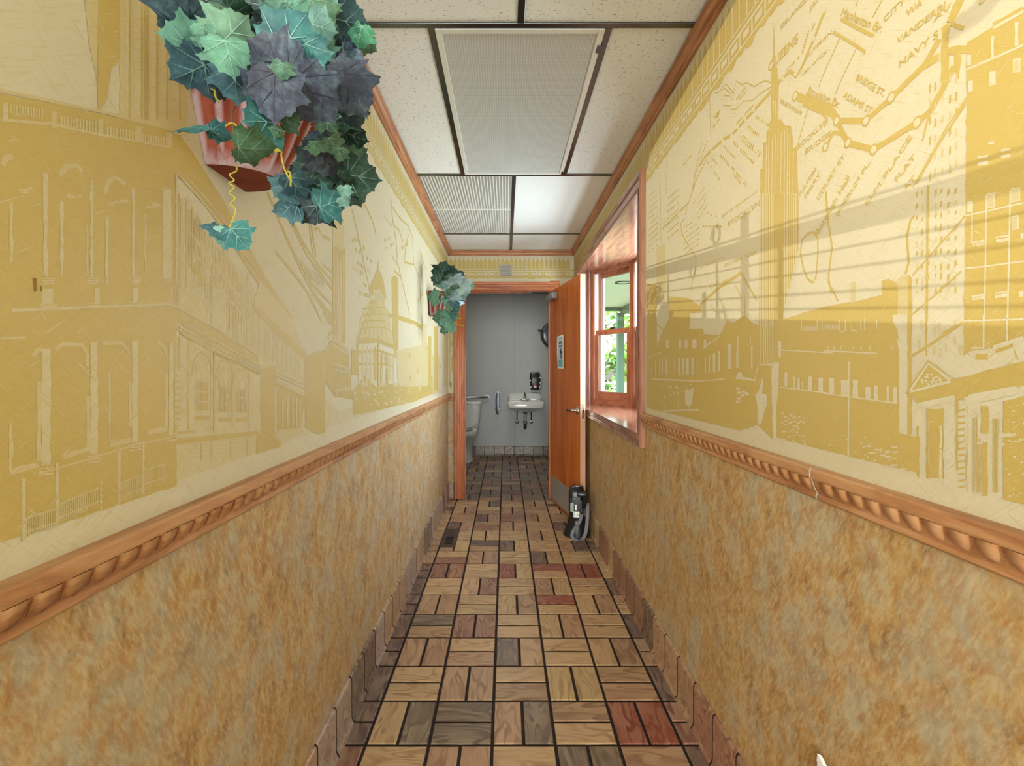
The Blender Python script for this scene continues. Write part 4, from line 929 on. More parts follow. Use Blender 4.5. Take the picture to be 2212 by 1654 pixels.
# zoomed x, y, radius, tip angle, colour, depth, roll, pitch
LV = [(235, 80, 165, 262, 'D', .86, 10, 10), (185, 265, 135, 195, 'L', .86, -5, 5), (335, 245, 75, 75, 'L', .85, 20, 10), (520, 190, 150, 310, 'G', .86, 0, -10), (490, 365, 130, 80, 'L', .85, 5, 15),
      (235, 460, 135, 150, 'B', .87, -20, 0), (400, 540, 110, 100, 'K', .92, 0, 20), (530, 540, 125, 85, 'B', .89, 0, 15), (745, 365, 165, 215, 'P', .85, 0, 0), (770, 600, 175, 85, 'P', .84, 5, 12), (700, 610, 130, 140, 'P', .86, 0, 0),
      (890, 215, 170, 300, 'T', .88, 0, -12), (1010, 400, 135, 60, 'T', .87, 25, 5), (1040, 620, 180, 50, 'P', .87, -10, 10), (1270, 590, 160, 60, 'P', .92, 15, 15), (1190, 470, 100, 200, 'P', .93, 30, 0),
      (690, 120, 110, 120, 'K', .95, 0, 0), (560, 75, 95, 20, 'd', .93, 50, 0), (790, 85, 80, 110, 'L', .90, 0, 0), (900, 50, 90, 60, 'G', .92, 0, 20), (930, 90, 90, 40, 'L', .90, 30, 0), (1075, 105, 130, 60, 'G', .92, 0, 0), (1090, 180, 90, 20, 'l', .90, 20, 0),
      (1255, 140, 130, 20, 'B', .96, 0, 0), (1320, 230, 75, 100, 'Q', .97, 20, 0), (1215, 290, 90, 10, 'D', .98, 40, 0), (1110, 330, 70, 70, 'L', .93, 20, 0), (1325, 460, 55, 330, 'e', 1.0, 0, 0), (1110, 35, 95, 20, 'L', .93, 0, 0), (1240, 380, 90, 120, 'D', .97, 50, 0), (1380, 290, 55, 40, 'e', 1.0, 0, 0),
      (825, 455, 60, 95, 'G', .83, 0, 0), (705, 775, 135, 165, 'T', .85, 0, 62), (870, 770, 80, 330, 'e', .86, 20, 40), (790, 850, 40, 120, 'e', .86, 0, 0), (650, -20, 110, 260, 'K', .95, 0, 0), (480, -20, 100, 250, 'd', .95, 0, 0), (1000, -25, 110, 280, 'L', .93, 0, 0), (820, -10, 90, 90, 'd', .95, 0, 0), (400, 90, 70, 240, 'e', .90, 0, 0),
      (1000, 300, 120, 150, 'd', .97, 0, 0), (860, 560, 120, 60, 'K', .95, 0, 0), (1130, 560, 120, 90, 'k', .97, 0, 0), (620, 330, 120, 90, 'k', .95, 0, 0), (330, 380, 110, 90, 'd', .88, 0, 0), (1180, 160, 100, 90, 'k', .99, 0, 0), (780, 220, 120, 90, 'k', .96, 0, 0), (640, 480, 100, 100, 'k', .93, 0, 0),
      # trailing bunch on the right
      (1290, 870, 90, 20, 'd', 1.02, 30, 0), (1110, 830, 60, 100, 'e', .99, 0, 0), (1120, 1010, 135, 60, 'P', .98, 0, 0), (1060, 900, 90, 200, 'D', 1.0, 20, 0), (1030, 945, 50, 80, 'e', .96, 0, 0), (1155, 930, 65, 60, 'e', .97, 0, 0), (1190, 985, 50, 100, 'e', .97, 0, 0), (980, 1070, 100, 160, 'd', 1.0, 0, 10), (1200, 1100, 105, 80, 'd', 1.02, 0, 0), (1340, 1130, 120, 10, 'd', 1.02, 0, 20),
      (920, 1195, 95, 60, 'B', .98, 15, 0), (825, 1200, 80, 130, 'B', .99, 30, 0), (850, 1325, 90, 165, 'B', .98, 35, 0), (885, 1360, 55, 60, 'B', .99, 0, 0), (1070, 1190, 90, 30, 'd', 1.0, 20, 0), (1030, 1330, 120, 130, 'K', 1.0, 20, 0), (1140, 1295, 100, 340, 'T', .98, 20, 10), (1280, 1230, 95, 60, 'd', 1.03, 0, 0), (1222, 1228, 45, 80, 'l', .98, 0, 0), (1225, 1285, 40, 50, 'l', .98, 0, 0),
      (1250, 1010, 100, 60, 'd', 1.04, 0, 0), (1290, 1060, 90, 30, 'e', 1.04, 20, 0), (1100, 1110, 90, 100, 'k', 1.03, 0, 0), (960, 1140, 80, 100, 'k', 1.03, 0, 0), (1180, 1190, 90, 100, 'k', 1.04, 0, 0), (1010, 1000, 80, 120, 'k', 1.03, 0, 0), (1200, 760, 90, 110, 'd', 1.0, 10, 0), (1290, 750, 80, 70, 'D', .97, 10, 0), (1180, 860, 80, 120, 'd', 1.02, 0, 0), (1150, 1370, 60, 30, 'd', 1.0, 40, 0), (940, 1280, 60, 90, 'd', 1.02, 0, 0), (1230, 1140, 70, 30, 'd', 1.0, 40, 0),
      # blades in front of the pot and the hanging tip
      (240, 805, 125, 195, 'T', .86, 68, 0), (430, 860, 70, 25, 'T', .86, 60, 0), (660, 950, 130, 12, 'e', .84, 52, 0), (385, 1440, 85, 200, 'B', .84, 50, 0), (460, 1525, 70, 105, 'l', .84, 10, 0), (550, 1520, 90, 50, 'T', .83, 25, 0)]
rl_ = random.Random(5)
for x, y, r, th, c, Y, ti, pi_ in LV:
    X, Yp = 330+x/S2, y/S2
    leaf(iv, X, Yp, r/S2, th, c, yd(X-r/S2*.5, Y-.085 if Y < .9 else Y-.05), ti+rl_.uniform(-24, 24), pi_+rl_.uniform(-24, 14), rl_)
def zc(pts): return [(330+x/S2, y/S2) for x, y in pts]
curl(iv, zc([(305, 325), (335, 360), (300, 405), (315, 440), (335, 500), (360, 530), (370, 560), (395, 580), (400, 615), (425, 655)]), [.60]*10, .0016)
curl(iv, zc([(520, 470), (550, 490), (560, 530), (590, 555), (600, 590), (635, 610), (655, 640)]), [.60]*7, .0016)
curl(iv, zc([(560, 640), (510, 710), (512, 800), (520, 900), (530, 1040)]), [.60]*5, .0015, 'wire_stem', 'vine')
hang = [(530, 1040), (535, 1090), (490, 1115), (520, 1150), (485, 1170), (520, 1195), (490, 1230), (525, 1265), (495, 1300), (530, 1340), (505, 1410), (480, 1490)]
curl(iv, zc(hang), [.60]*len(hang), .0014)
curl(iv, zc([(505, 1410), (540, 1430), (560, 1500)]), [.60]*3, .0012)
curl(iv, zc([(435, 830), (500, 785), (550, 820), (590, 905)]), [.60]*4, .0015, 'tendril_yellow', 'vine')
coil = [(800, 830)]+[(795+28*(-1)**k, 880+k*11) for k in range(9)]+[(820, 985), (830, 1040), (850, 1100), (885, 1160)]
curl(iv, zc(coil), [.60+.003*(k % 2) for k in range(len(coil))], .0016)
curl(iv, zc([(850, 1100), (870, 1095), (880, 1130), (880, 1190)]), [.60]*4, .0018)
curl(iv, zc([(1060, 220), (1080, 250), (1060, 235), (1100, 265), (1085, 245), (1130, 275), (1110, 290)]), [.63]*7, .0015)
curl(iv, zc([(1170, 980), (1180, 1020), (1215, 1040), (1205, 1080), (1240, 1100), (1225, 1130), (1240, 1165)]), [.86]*7, .0015)
curl(iv, zc([(985, 1240), (1000, 1265), (980, 1290), (1000, 1310), (985, 1335), (995, 1360)]), [.86]*6, .0014)
curl(iv, zc([(640, 720), (650, 760), (630, 775), (680, 760), (715, 795)]), [.60]*5, .0014); curl(iv, zc([(770, 735), (735, 760), (750, 800), (720, 830), (740, 840)]), [.60]*5, .0014)
curl(iv, zc([(1345, 140), (1300, 190), (1240, 230), (1280, 265)]), [.90]*4, .002); curl(iv, zc([(1210, 700), (1235, 750), (1230, 780), (1260, 820)]), [.90]*4, .0014); curl(iv, zc([(1040, 780), (1070, 765), (1110, 760)]), [.90]*3, .0018)
for a, b in (((1100, 720), (960, 900)), ((960, 900), (990, 1060)), ((990, 1060), (930, 1130)), ((1180, 720), (1080, 860)), ((1080, 860), (1020, 960)), ((1020, 960), (990, 1230)), ((990, 1230), (1230, 1250)), ((900, 600), (1150, 700)), ((560, 420), (720, 560)), ((420, 330), (300, 330)), ((720, 560), (900, 420)), ((900, 420), (1060, 230)), ((1060, 230), (1250, 235))):
    m_ = ((a[0]+b[0])/2+rl_.uniform(-30, 30), (a[1]+b[1])/2+rl_.uniform(-30, 30)); curl(iv, zc([a, m_, b]), [.99, .98, .99], .0022, 'wire_stem', 'vine')
# far plant: light from the bay is put into the paler leaf colours
iv2 = empty('ivy_plant', (XL+.09, 3.55, 1.83)); tag(iv2, 'smaller looking ivy in the far pot by the restroom door, bay light painted into its pale leaves', 'plant', 'artificial ivy plants')
S3 = 2.3635
LV2 = [(135, 100, 50, 290, 'd'), (98, 140, 36, 200, 'd'), (178, 108, 36, 300, 'K'), (115, 172, 26, 150, 'l'), (205, 160, 38, 60, 'b'), (160, 195, 34, 110, 'b'), (84, 240, 38, 185, 'L'), (245, 195, 42, 40, 'b'), (195, 240, 36, 100, 'b'), (230, 238, 32, 70, 'l'), (152, 262, 28, 120, 'L'), (182, 285, 32, 90, 'B'), (158, 300, 26, 140, 'G'), (212, 215, 34, 60, 'G'), (118, 348, 44, 170, 'G'), (152, 372, 32, 80, 'l'), (170, 396, 32, 60, 'L'),
       (135, 408, 24, 160, 'G'), (190, 402, 20, 20, 'l'), (268, 180, 30, 280, 'Q'), (185, 140, 34, 90, 'd'), (122, 158, 30, 60, 'd'), (160, 330, 28, 100, 'L'), (188, 345, 24, 60, 'l'), (162, 120, 40, 250, 'e'), (215, 265, 32, 100, 'b'), (165, 165, 30, 140, 'l'), (222, 128, 30, 320, 'd'), (170, 230, 28, 60, 'e'), (175, 312, 28, 120, 'B'), (110, 118, 30, 230, 'd'), (150, 145, 26, 40, 'e'), (190, 190, 26, 150, 'e'), (140, 335, 24, 60, 'l'), (120, 372, 22, 120, 'L'), (205, 300, 22, 60, 'l'), (240, 160, 24, 330, 'b'), (150, 215, 24, 100, 'e'), (200, 120, 28, 280, 'e')]
for x, y, r, th, c in LV2: leaf(iv2, 900+x/S3, 540+y/S3, r/S3*.95, th, c, rl_.uniform(3.36, 3.5), rl_.uniform(-35, 35), rl_.uniform(-30, 30), rl_)
def zd(pts): return [(900+x/S3, 540+y/S3) for x, y in pts]
for q in ([(130, 110), (150, 150), (180, 180), (200, 230)], [(200, 230), (180, 290), (160, 340), (165, 400)], [(190, 350), (220, 350), (225, 345)], [(190, 370), (220, 385), (245, 385)], [(195, 290), (215, 310), (222, 330)]): curl(iv2, zd(q), [3.42]*len(q), .004, 'tendril_yellow' if len(q) == 3 else 'wire_stem', 'vine')
rp = random.Random(11)
# ------------------------------------------------------------------ printed wallpaper: traced on the wall planes
class Print:
    MATS = {'i': 'wallpaper_ink', 'c': 'wallpaper_cream', 'p': 'wallpaper_ink_pale', 's': 'stain'}
    def __init__(s, side): s.side = side; s.items = []; s.MATS = dict(Print.MATS, c='wallpaper_cream_faint') if side == 'L' else Print.MATS
    def uv(s, x, y):
        X = XR if s.side == 'R' else XL; Y = X*F/(x-CX); return (Y, H-(y-CY)*Y/F)
    def p3(s, Y, z, d): return (XR-d, Y, z) if s.side == 'R' else (XL+d, Y, z)
    def put(s, vs, fs, m, l): s.items.append((l, len(s.items), m, vs, fs))
    def face(s, pts, m, l, rough=True):
        pts = list(pts)
        if rough and len(pts) < 40:          # hand-cut, slightly ragged print edges
            out = []
            for (y0, z0), (y1, z1) in zip(pts, pts[1:]+pts[:1]):
                d = math.hypot(y1-y0, z1-z0); n = min(60, max(1, int(d/.011))); j = min(.0011, d*.04)
                for k in range(n): out.append((y0+(y1-y0)*k/n+rp.uniform(-j, j)*(k > 0), z0+(z1-z0)*k/n+rp.uniform(-j, j)*(k > 0)))
            pts = out
        s.put(pts, [tuple(range(len(pts)))], m, l)
    def poly(s, pts, m='i', l=1): s.face([s.uv(*p) for p in pts], m, l)
    def rect(s, x0, y0, x1, y1, m='c', l=2): s.poly([(x0, y0), (x1, y0), (x1, y1), (x0, y1)], m, l)
    def stroke(s, pts, w, m='i', l=1, wall=False):
        P = [Vector(p if wall else s.uv(*p)) for p in pts]; vs = []
        for i, p in enumerate(P):
            t_ = (P[min(i+1, len(P)-1)]-P[max(i-1, 0)]).normalized(); n_ = Vector((-t_.y, t_.x))*w/2
            for q in (p+n_, p-n_): vs.append((q.x, q.y))
        s.put(vs, [(2*i, 2*i+1, 2*i+3, 2*i+2) for i in range(len(P)-1)], m, l)
    def disc(s, x, y, r, m='c', l=2, n=14):
        Y, z = s.uv(x, y); s.face([(Y+r*math.cos(2*math.pi*k/n), z+r*math.sin(2*math.pi*k/n)) for k in range(n)], m, l)
    def text(s, body, a, b, hp, m='i', l=2):
        """lettering with its baseline from pixel a to pixel b, hp = cap height in pixels at the middle"""
        cu = D.curves.new('lettering', 'FONT'); cu.body = body; cu.offset = 0; ob = D.objects.new('lettering', cu); COL.objects.link(ob)
        bpy.context.view_layer.update(); me = ob.to_mesh(); vs = [v.co.copy() for v in me.vertices]; fs = [tuple(p.vertices) for p in me.polygons]
        ob.to_mesh_clear(); D.objects.remove(ob); D.curves.remove(cu)
        if not vs: return
        x0 = min(v.x for v in vs); x1 = max(v.x for v in vs)
        A, B = Vector(s.uv(*a)), Vector(s.uv(*b)); mid = ((a[0]+b[0])/2, (a[1]+b[1])/2)
        Ym = s.uv(*mid)[0]; hh = hp*Ym/F/.7; u = (B-A); ul = u.normalized(); n_ = Vector((-ul.y, ul.x))
        if n_.y < 0: n_ = -n_
        for o_ in (Vector((0, 0)), n_*hh*.03, -n_*hh*.03, ul*hh*.03, -ul*hh*.03): s.put([tuple(A+u*((v.x-x0)/(x1-x0))+n_*(v.y*hh)+o_) for v in vs], fs, m, l)     # bold
    def build(s, wall, names):
        mbs = {}; cnt = {}                           # later prints lie a hair above earlier ones
        for k, (l, _, m, vs, fs) in enumerate(sorted(s.items, key=lambda q: q[:2])):
            cnt[l] = cnt.get(l, 0)+1
            mbs.setdefault(m, MB()).add([s.p3(Y, z, .0002+l*.00024+cnt[l]*1.2e-7) for Y, z in vs], fs)
        for m, mb in mbs.items(): mb.build(names[m], s.MATS[m], wall, kind='stuff')
def reg(ox, oy, sc): return lambda *pts: [(ox+x/sc, oy+y/sc) for x, y in pts]
r1, r2, r3, r4, r5, r6, r7 = reg(1380, 0, 3.938), reg(1780, 0, 3.9375), reg(1380, 400, 5.169), reg(1780, 400, 5.12), reg(1380, 680, 5.169), reg(1780, 680, 3.759), reg(1380, 0, 2.6587)
rA, rC, rD, g7, g8 = reg(0, 0, 2.668), reg(0, 560, 2.432), reg(500, 400, 3.308), reg(560, 380, 3.445), reg(280, 380, 2.667)
def rc(rg, x0, y0, x1, y1): return rg((x0, y0), (x1, y0), (x1, y1), (x0, y1))
rp = random.Random(11)
# picket frieze under the crown: P(u,z) gives the 3-D face
def frieze(add, u0, u1):
    u = u0
    while u < u1-.04:
        add([(u+.003, 2.268), (u+.040, 2.268), (u+.040, 2.34), (u+.0315, 2.362), (u+.0245, 2.375), (u+.0215, 2.397), (u+.0185, 2.375), (u+.0115, 2.362), (u+.003, 2.34)]); u += .043
    add([(u0, 2.252), (u1, 2.252), (u1, 2.263), (u0, 2.263)])
    u = u0
    while u < u1-.066:      # row of small framed squares
        a, b = u+.004, u+.063; z0, z1 = 2.203, 2.243
        for q in ((a, b, z1-.008, z1), (a, b, z0, z0+.012), (a, a+.011, z0+.012, z1-.008), (b-.011, b, z0+.012, z1-.008)): add([(q[0], q[2]), (q[1], q[2]), (q[1], q[3]), (q[0], q[3])])
        u += .067
    pts = [(u0, 2.197)]; n = int((u1-u0)/.02)
    low = [(u0+(u1-u0)*k/n, 2.178+rp.uniform(-.009, .008)) for k in range(n+1)]
    for a, b in zip(low, low[1:]): add([a, b, (b[0], 2.197), (a[0], 2.197)])
W = Print('R')
frieze(lambda pts: W.face(pts, 'i', 1, False), YF, YE-.002)
# --- subway map lines
W.stroke(r2((1160, 0), (1075, 190)), .016); W.poly(r2((1000, 235), (1065, 190), (1065, 600), (1010, 720), (1000, 715)))
W.poly(r2((1050, 410), (1130, 385), (1215, 385), (1215, 450), (1130, 460), (1050, 470))); W.poly(r2((1110, 460), (1170, 450), (1150, 680), (1110, 600)))
W.stroke(r2((1080, 200), (1190, 240)), .005)
th = .0115
W.stroke(r1((1340, 815), (1655, 960))+r2((110, 1025),), .0165)
W.stroke(r2((110, 1028), (360, 1025), (575, 830), (850, 560), (900, 480), (985, 330)), th)
W.stroke(r2((860, 560), (980, 480)), .012)
W.stroke(r2((110, 1028), (205, 1215), (425, 1272), (795, 1040), (900, 950), (1010, 760), (1110, 560)), th)
W.stroke(r2((205, 1215), (150, 1130), (80, 1130), (15, 1250)), .010)
for x, y in ((110, 1025), (360, 1025), (575, 830), (205, 1215), (425, 1270), (795, 1040), (15, 1250)): X, Y_ = r2((x, y))[0]; W.disc(X, Y_, .0105, 'i', 2); W.disc(X, Y_, .0066, 'c', 3)
X, Y_ = r1((1332, 818))[0]; W.disc(X, Y_, .0115, 'i', 2); W.disc(X, Y_, .0075, 'c', 3)
W.stroke(r2((80, 270), (280, 390), (350, 440), (345, 465)), .0052); W.stroke(r2((138, 320), (0, 620))+r1((1530, 740),), .0026); W.stroke(r2((280, 405), (180, 610), (95, 800)), .0026)
W.stroke(r2((145, 160), (290, 240), (410, 300), (430, 290)), .0058); W.stroke(r2((290, 0), (270, 60)), .003); W.stroke(r2((495, 0), (410, 155)), .003)
W.stroke(r1((1440, 930), (1340, 1270)), .003); W.stroke(r1((1395, 890), (1560, 960), (1600, 1010), (1580, 1080)), .006); W.stroke(r1((1420, 800), (1560, 870), (1650, 900)), .005)
W.stroke(r1((1150, 750), (1050, 860), (880, 1050), (790, 1150), (720, 1185), (560, 1340), (480, 1470), (460, 1600)), .0105)
W.stroke(r1((590, 1330), (500, 1500), (470, 1590)), .006)
for x, y in ((980, 935), (910, 1015), (845, 1085), (790, 1155), (715, 1195), (625, 1290), (590, 1345), (515, 1430)): q = r1((x-10, y-10), (x+10, y-18), (x+8, y+12), (x-12, y+18)); W.poly(q, 'c', 2)
W.stroke(r1((1185, 700), (1290, 605), (1340, 650), (1390, 570), (1450, 420), (1500, 310), (1560, 150), (1590, 90)), .0095)
for x, y in ((1225, 670), (1330, 635), (1490, 330), (1575, 90)): W.poly(r1((x-12, y-12), (x+14, y-20), (x+16, y+10), (x-10, y+22)), 'c', 2)
for pts in (((640, 790), (680, 785), (740, 710), (790, 770), (815, 795)), ((700, 770), (735, 750), (780, 800), (815, 760), (830, 690), (880, 720), (920, 700), (980, 735), (1060, 690), (1100, 690), (1130, 705)), ((725, 815), (770, 815), (800, 850)), ((780, 930), (830, 930), (890, 860), (970, 855), (1040, 790), (1130, 735)), ((720, 895), (780, 900))): W.stroke(r1(*pts), .0028)
W.stroke(r1((590, 590), (605, 900), (612, 1150)), .003); W.poly(r1((690, 930), (660, 965), (650, 1000), (680, 985))); W.poly(r1((635, 1000), (690, 955), (675, 1000)))
W.stroke(r1((180, 1320), (180, 1650)), .004); W.stroke(r3((240, 0), (240, 560), (290, 780), (290, 1120)), .004)
W.stroke(r3((620, 0), (560, 190), (440, 310), (300, 450), (265, 480)), .008); W.stroke(r3((560, 190), (500, 390), (470, 430), (480, 540), (560, 680), (640, 800), (635, 940), (600, 1080), (580, 1180)), .006)
for x, y in ((445, 300), (350, 385), (510, 350), (560, 690)): W.poly(r3((x-14, y-10), (x+12, y-20), (x+14, y+8), (x-12, y+18)), 'c', 2)
W.stroke(r3((1820, 615), (1808, 760), (1840, 930), (1885, 1040), (1940, 1090), (1980, 1020), (2003, 760), (2000, 590), (1950, 525), (1890, 535), (1820, 615)), .0052)
W.stroke(r3((2090, 70), (2115, 300), (2120, 420), (2160, 700), (2120, 1020), (2150, 1200)), .0048); W.stroke(r4((20, 80), (40, 380), (90, 640), (50, 1080), (160, 1280)), .0044)
W.stroke(r4((1000, 340), (960, 390), (920, 560), (940, 850), (905, 980)), .0048)
W.stroke(r3((1140, 980), (880, 1160), (690, 1330)), .010); W.stroke(r3((1150, 980), (1320, 1290)), .006)
W.stroke(r3((1165, 1010), (1300, 1250)), .004); W.poly(r3((250, 950), (300, 1010), (290, 1080), (265, 990)))
# small place names too blurred to read: rows of short dashes
def dashes(a, b, n, w, l=1):
    (x0, y0), (x1, y1) = a, b
    for k in range(n):
        t0, t1 = (k+.1)/n, (k+.68)/n
        if rp.random() < .88: W.stroke([(x0+(x1-x0)*t0, y0+(y1-y0)*t0), (x0+(x1-x0)*t1, y0+(y1-y0)*t1)], w*rp.uniform(.7, 1.2), 'i', l)
for a, b, n in (((1000, 1000), (1110, 1070), 8), ((930, 1075), (1040, 1170), 8), ((865, 1140), (1040, 1310), 12), ((880, 1195), (1030, 1330), 11), ((805, 1210), (980, 1390), 12), ((725, 1245), (830, 1355), 8), ((670, 1290), (790, 1430), 9), ((620, 1340), (670, 1400), 5), ((585, 1380), (690, 1530), 9), ((790, 1420), (930, 1590), 11), ((800, 1470), (870, 1560), 6), ((810, 1080), (980, 890), 11), ((575, 1310), (650, 1240), 6),
                 ((360, 1420), (450, 1320), 7), ((620, 1100), (690, 1010), 6), ((490, 1420), (540, 1210), 9), ((510, 1430), (580, 1190), 9), ((1260, 600), (1370, 480), 6), ((830, 850), (910, 740), 7), ((850, 860), (930, 750), 7), ((1390, 460), (1450, 250), 9), ((1470, 270), (1500, 190), 4), ((235, 1650), (235, 1360), 9)):
    dashes(r1(a)[0], r1(b)[0], n, .0085)
for k in range(11): y0 = 60+k*62; dashes(r3((110, y0+70))[0], r3((215, y0-20))[0], 5, .005)
for k in range(7): y0 = 90+k*75; dashes(r3((320, y0+60))[0], r3((450, y0-50))[0], 6, .006)
for k in range(6): y0 = 420+k*60; dashes(r3((500, y0+60))[0], r3((680, y0-70))[0], 7, .005)
for k in range(4): dashes(r3((610+k*20, 200+k*60))[0], r3((740+k*10, 20+k*60))[0], 7, .006)
for a, b, n in (((650, 950), (940, 800), 14), ((780, 1140), (1010, 1050), 8), ((930, 460), (700, 460), 6), ((760, 310), (880, 350), 5), ((930, 350), (1330, 60), 16), ((1170, 1040), (1320, 1290), 9), ((1080, 1130), (1170, 1290), 6), ((800, 1330), (870, 1420), 5), ((880, 1210), (960, 1380), 7)): dashes(r3(a)[0], r3(b)[0], n, .006)
# --- lettering
for body, a, b, h in (('DELANCEY', (1687, 63), (1752, -8), 10), ('JAM', (1749, 26), (1775, -6), 11), ('QUEENS', (1660, 156), (1724, 90), 19), ('SUTPHIN', (1741, 128), (1797, 72), 8), ('VAN WYCK', (1731, 167), (1787, 114), 8),
                      ('Manhattan Br.', (1816, 34), (1903, 72), 15), ('CITY', (1910, 49), (1956, 4), 13), ('WA', (1959, 37), (1992, 10), 15), ('VANDERBI', (1938, 96), (2042, 18), 14), ('AV.', (2018, 48), (2060, 14), 13), ('NAVY S', (1943, 146), (2028, 78), 15),
                      ('BRIDGE ST.', (1849, 172), (1908, 209), 12), ('ADAMS ST', (1821, 210), (1881, 247), 12), ('Brooklyn Br.', (1744, 201), (1812, 234), 14), ('(PURITAN)AV', (1685, 222), (1731, 250), 8), ('BROOKLYN', (1718, 329), (1789, 264), 11), ('BRIDGE', (1739, 334), (1797, 291), 11),
                      ('FULTON', (1729, 424), (1764, 368), 10), ('FERRY', (1741, 430), (1774, 376), 10), ('COURT ST.', (1768, 434), (1829, 333), 11), ('Borough Hall', (1767, 508), (1837, 384), 13), ('BOERUM PL.', (1810, 467), (1881, 351), 10), ('ELM PLACE', (1874, 445), (1972, 296), 11), ('FLAT', (1938, 393), (1980, 338), 12), ('AT', (1957, 413), (1980, 386), 13),
                      ('BROOKLYN', (1573, 489), (1641, 444), 11), ('EAST NEW YORK', (1565, 577), (1635, 548), 8), ('C', (2120, 12), (2132, -6), 12)): W.text(body, a, b, h)
# --- stepped tower with a spire
W.poly(r1((1150, 165), (1156, 330), (1162, 560), (1140, 560), (1146, 330)), 'i', 3)
W.poly(r1((1140, 565), (1180, 565), (1182, 620), (1195, 690), (1190, 800), (1182, 1015), (1205, 1010), (1232, 1045), (1240, 1065), (1300, 1075), (1302, 1140), (1315, 1160), (1315, 1260), (1350, 1265), (1352, 1430), (1360, 1660), (1036, 1660), (1036, 1440), (1055, 1430), (1058, 1215), (1088, 1205), (1088, 1120), (1110, 1100), (1112, 1050), (1130, 1010), (1128, 800), (1128, 690), (1132, 600)), 'i', 3)
W.poly(r3((1355, 80), (1786, 80), (1786, 720), (1620, 1400), (1610, 1600), (1345, 1600)), 'i', 3); W.poly(r5((1345, 40), (1510, 40), (1505, 540), (1345, 550)), 'i', 3)
for x, y0, y1 in ((1090, 1230, 1650), (1110, 1150, 1650), (1140, 1180, 1650), (1165, 1150, 1650), (1190, 1100, 1400), (1215, 1130, 1650), (1245, 1110, 1650), (1270, 1090, 1650), (1290, 1100, 1650), (1320, 1290, 1650), (1150, 850, 1000), (1168, 860, 1000)): W.stroke(r1((x, y0), (x-6, y1)), .0026, 'c', 4)
for x in (1365, 1385, 1400, 1425, 1440, 1465, 1490, 1505, 1630, 1650, 1665, 1690, 1712, 1735, 1760): W.stroke(r3((x, 90), (x, 1580 if x < 1520 else 1300 if x > 1700 else 1450)), .0030, 'c', 4)
for x in (1365, 1400, 1420, 1440, 1460, 1480, 1500): W.stroke(r5((x, 60), (x, 540)), .0034, 'c', 4)
# --- apartment block on the right edge
W.poly(r2((1215, 360), (1290, 320), (1440, 230), (1701, 70))+[(2260, -5), (2260, 715)]+r6((1624, 180), (1350, 270), (1200, 290), (1135, 330))+[(2085, 600)]+r2((1215, 900),), 'i', 1)
W.poly(r2((1440, 190), (1701, 50), (1701, 90), (1440, 240)), 'i', 1)
W.stroke(r2((1440, 240), (1701, 95)), .004, 'c', 2); W.stroke(r2((1215, 590), (1480, 480), (1701, 380)), .003, 'c', 2)
for rg, b in ((r2, (1424, 310, 1452, 500)), (r2, (1625, 190, 1660, 390)), (r2, (1410, 610, 1465, 730)), (r2, (1610, 500, 1675, 620)), (r2, (1230, 690, 1270, 780)), (r2, (1220, 470, 1255, 560)), (r2, (1400, 1210, 1450, 1230)), (r2, (1310, 1330, 1400, 1350)), (r2, (1310, 1380, 1400, 1410)), (r2, (1510, 1270, 1590, 1290)), (r2, (1510, 1320, 1590, 1345)),
              (r4, (1590, 180, 1645, 300)), (r4, (1805, 95, 1895, 260)), (r4, (2075, 35, 2175, 190)), (r4, (1650, 620, 1780, 680)), (r4, (1900, 570, 2050, 588)), (r4, (1910, 600, 2050, 635)), (r4, (1640, 1220, 1770, 1275)), (r4, (1890, 1190, 2035, 1205)), (r4, (1895, 1215, 2030, 1250)), (r4, (2165, 1170, 2212, 1235)), (r4, (2180, 530, 2212, 590)), (r4, (2080, 340, 2160, 500))):
    x0, y0, x1, y1 = b; sl = (x1-x0)*-.16; W.poly(rg((x0, y0), (x1, y0+sl), (x1, y1+sl), (x0, y1)), 'c', 2)
    if (x1-x0) > 60 and (y1-y0) > 50: W.poly(rg((x0+12, y0+16), (x1-14, y0+16+sl), (x1-14, y1-12+sl), (x0+12, y1-12)), 'p', 3)
for pts in (((1800, 110), (1790, 880), (1780, 1480)), ((2065, 60), (2050, 850), (2035, 1470)), ((1645, 180), (1640, 640)), ((1560, 340), (2212, 195)), ((1560, 920), (1720, 905), (2212, 840)), ((1550, 1500), (2212, 1480))): W.stroke(r4(*pts), .0022, 'c', 2)
for pts in (((1300, 0), (1300, 280)), ((1490, 0), (1490, 220)), ((1200, 268), (1300, 268))): W.stroke(r6(*pts), .0026, 'c', 2)
# fire-escape diagonals and small window marks between the tower and the block
for x in (1030, 1090, 1160, 1240, 1300, 1380, 1460):
    for k in range(9):
        y0 = 60+k*135+rp.uniform(-25, 25)-(x-1030)*.1; h = rp.uniform(55, 110); s_ = rp.uniform(16, 30)
        if y0 > -20: W.poly(r4((x-s_/2, y0+20), (x+s_/2, y0), (x+s_/2, y0+h*.6), (x-s_/2, y0+h)), 'i' if rp.random() < .6 else 'p', 1)
for x in (905, 950, 1010, 1075, 1130):
    for k in range(6):
        y0 = 700+k*150+(x-905)*-.4+rp.uniform(-20, 20); W.poly(r2((x-8, y0+14), (x+9, y0), (x+9, y0+65), (x-8, y0+90)), 'i' if rp.random() < .6 else 'p', 1)
for pts in (((1110, 560), (900, 950), (840, 1200)), ((1215, 860), (1060, 1060), (760, 1590)), ((1200, 900), (1000, 1190), (790, 1560)), ((1280, 790), (1215, 830), (1100, 1000))): W.stroke(r2(*pts), .0032, 'i', 1)
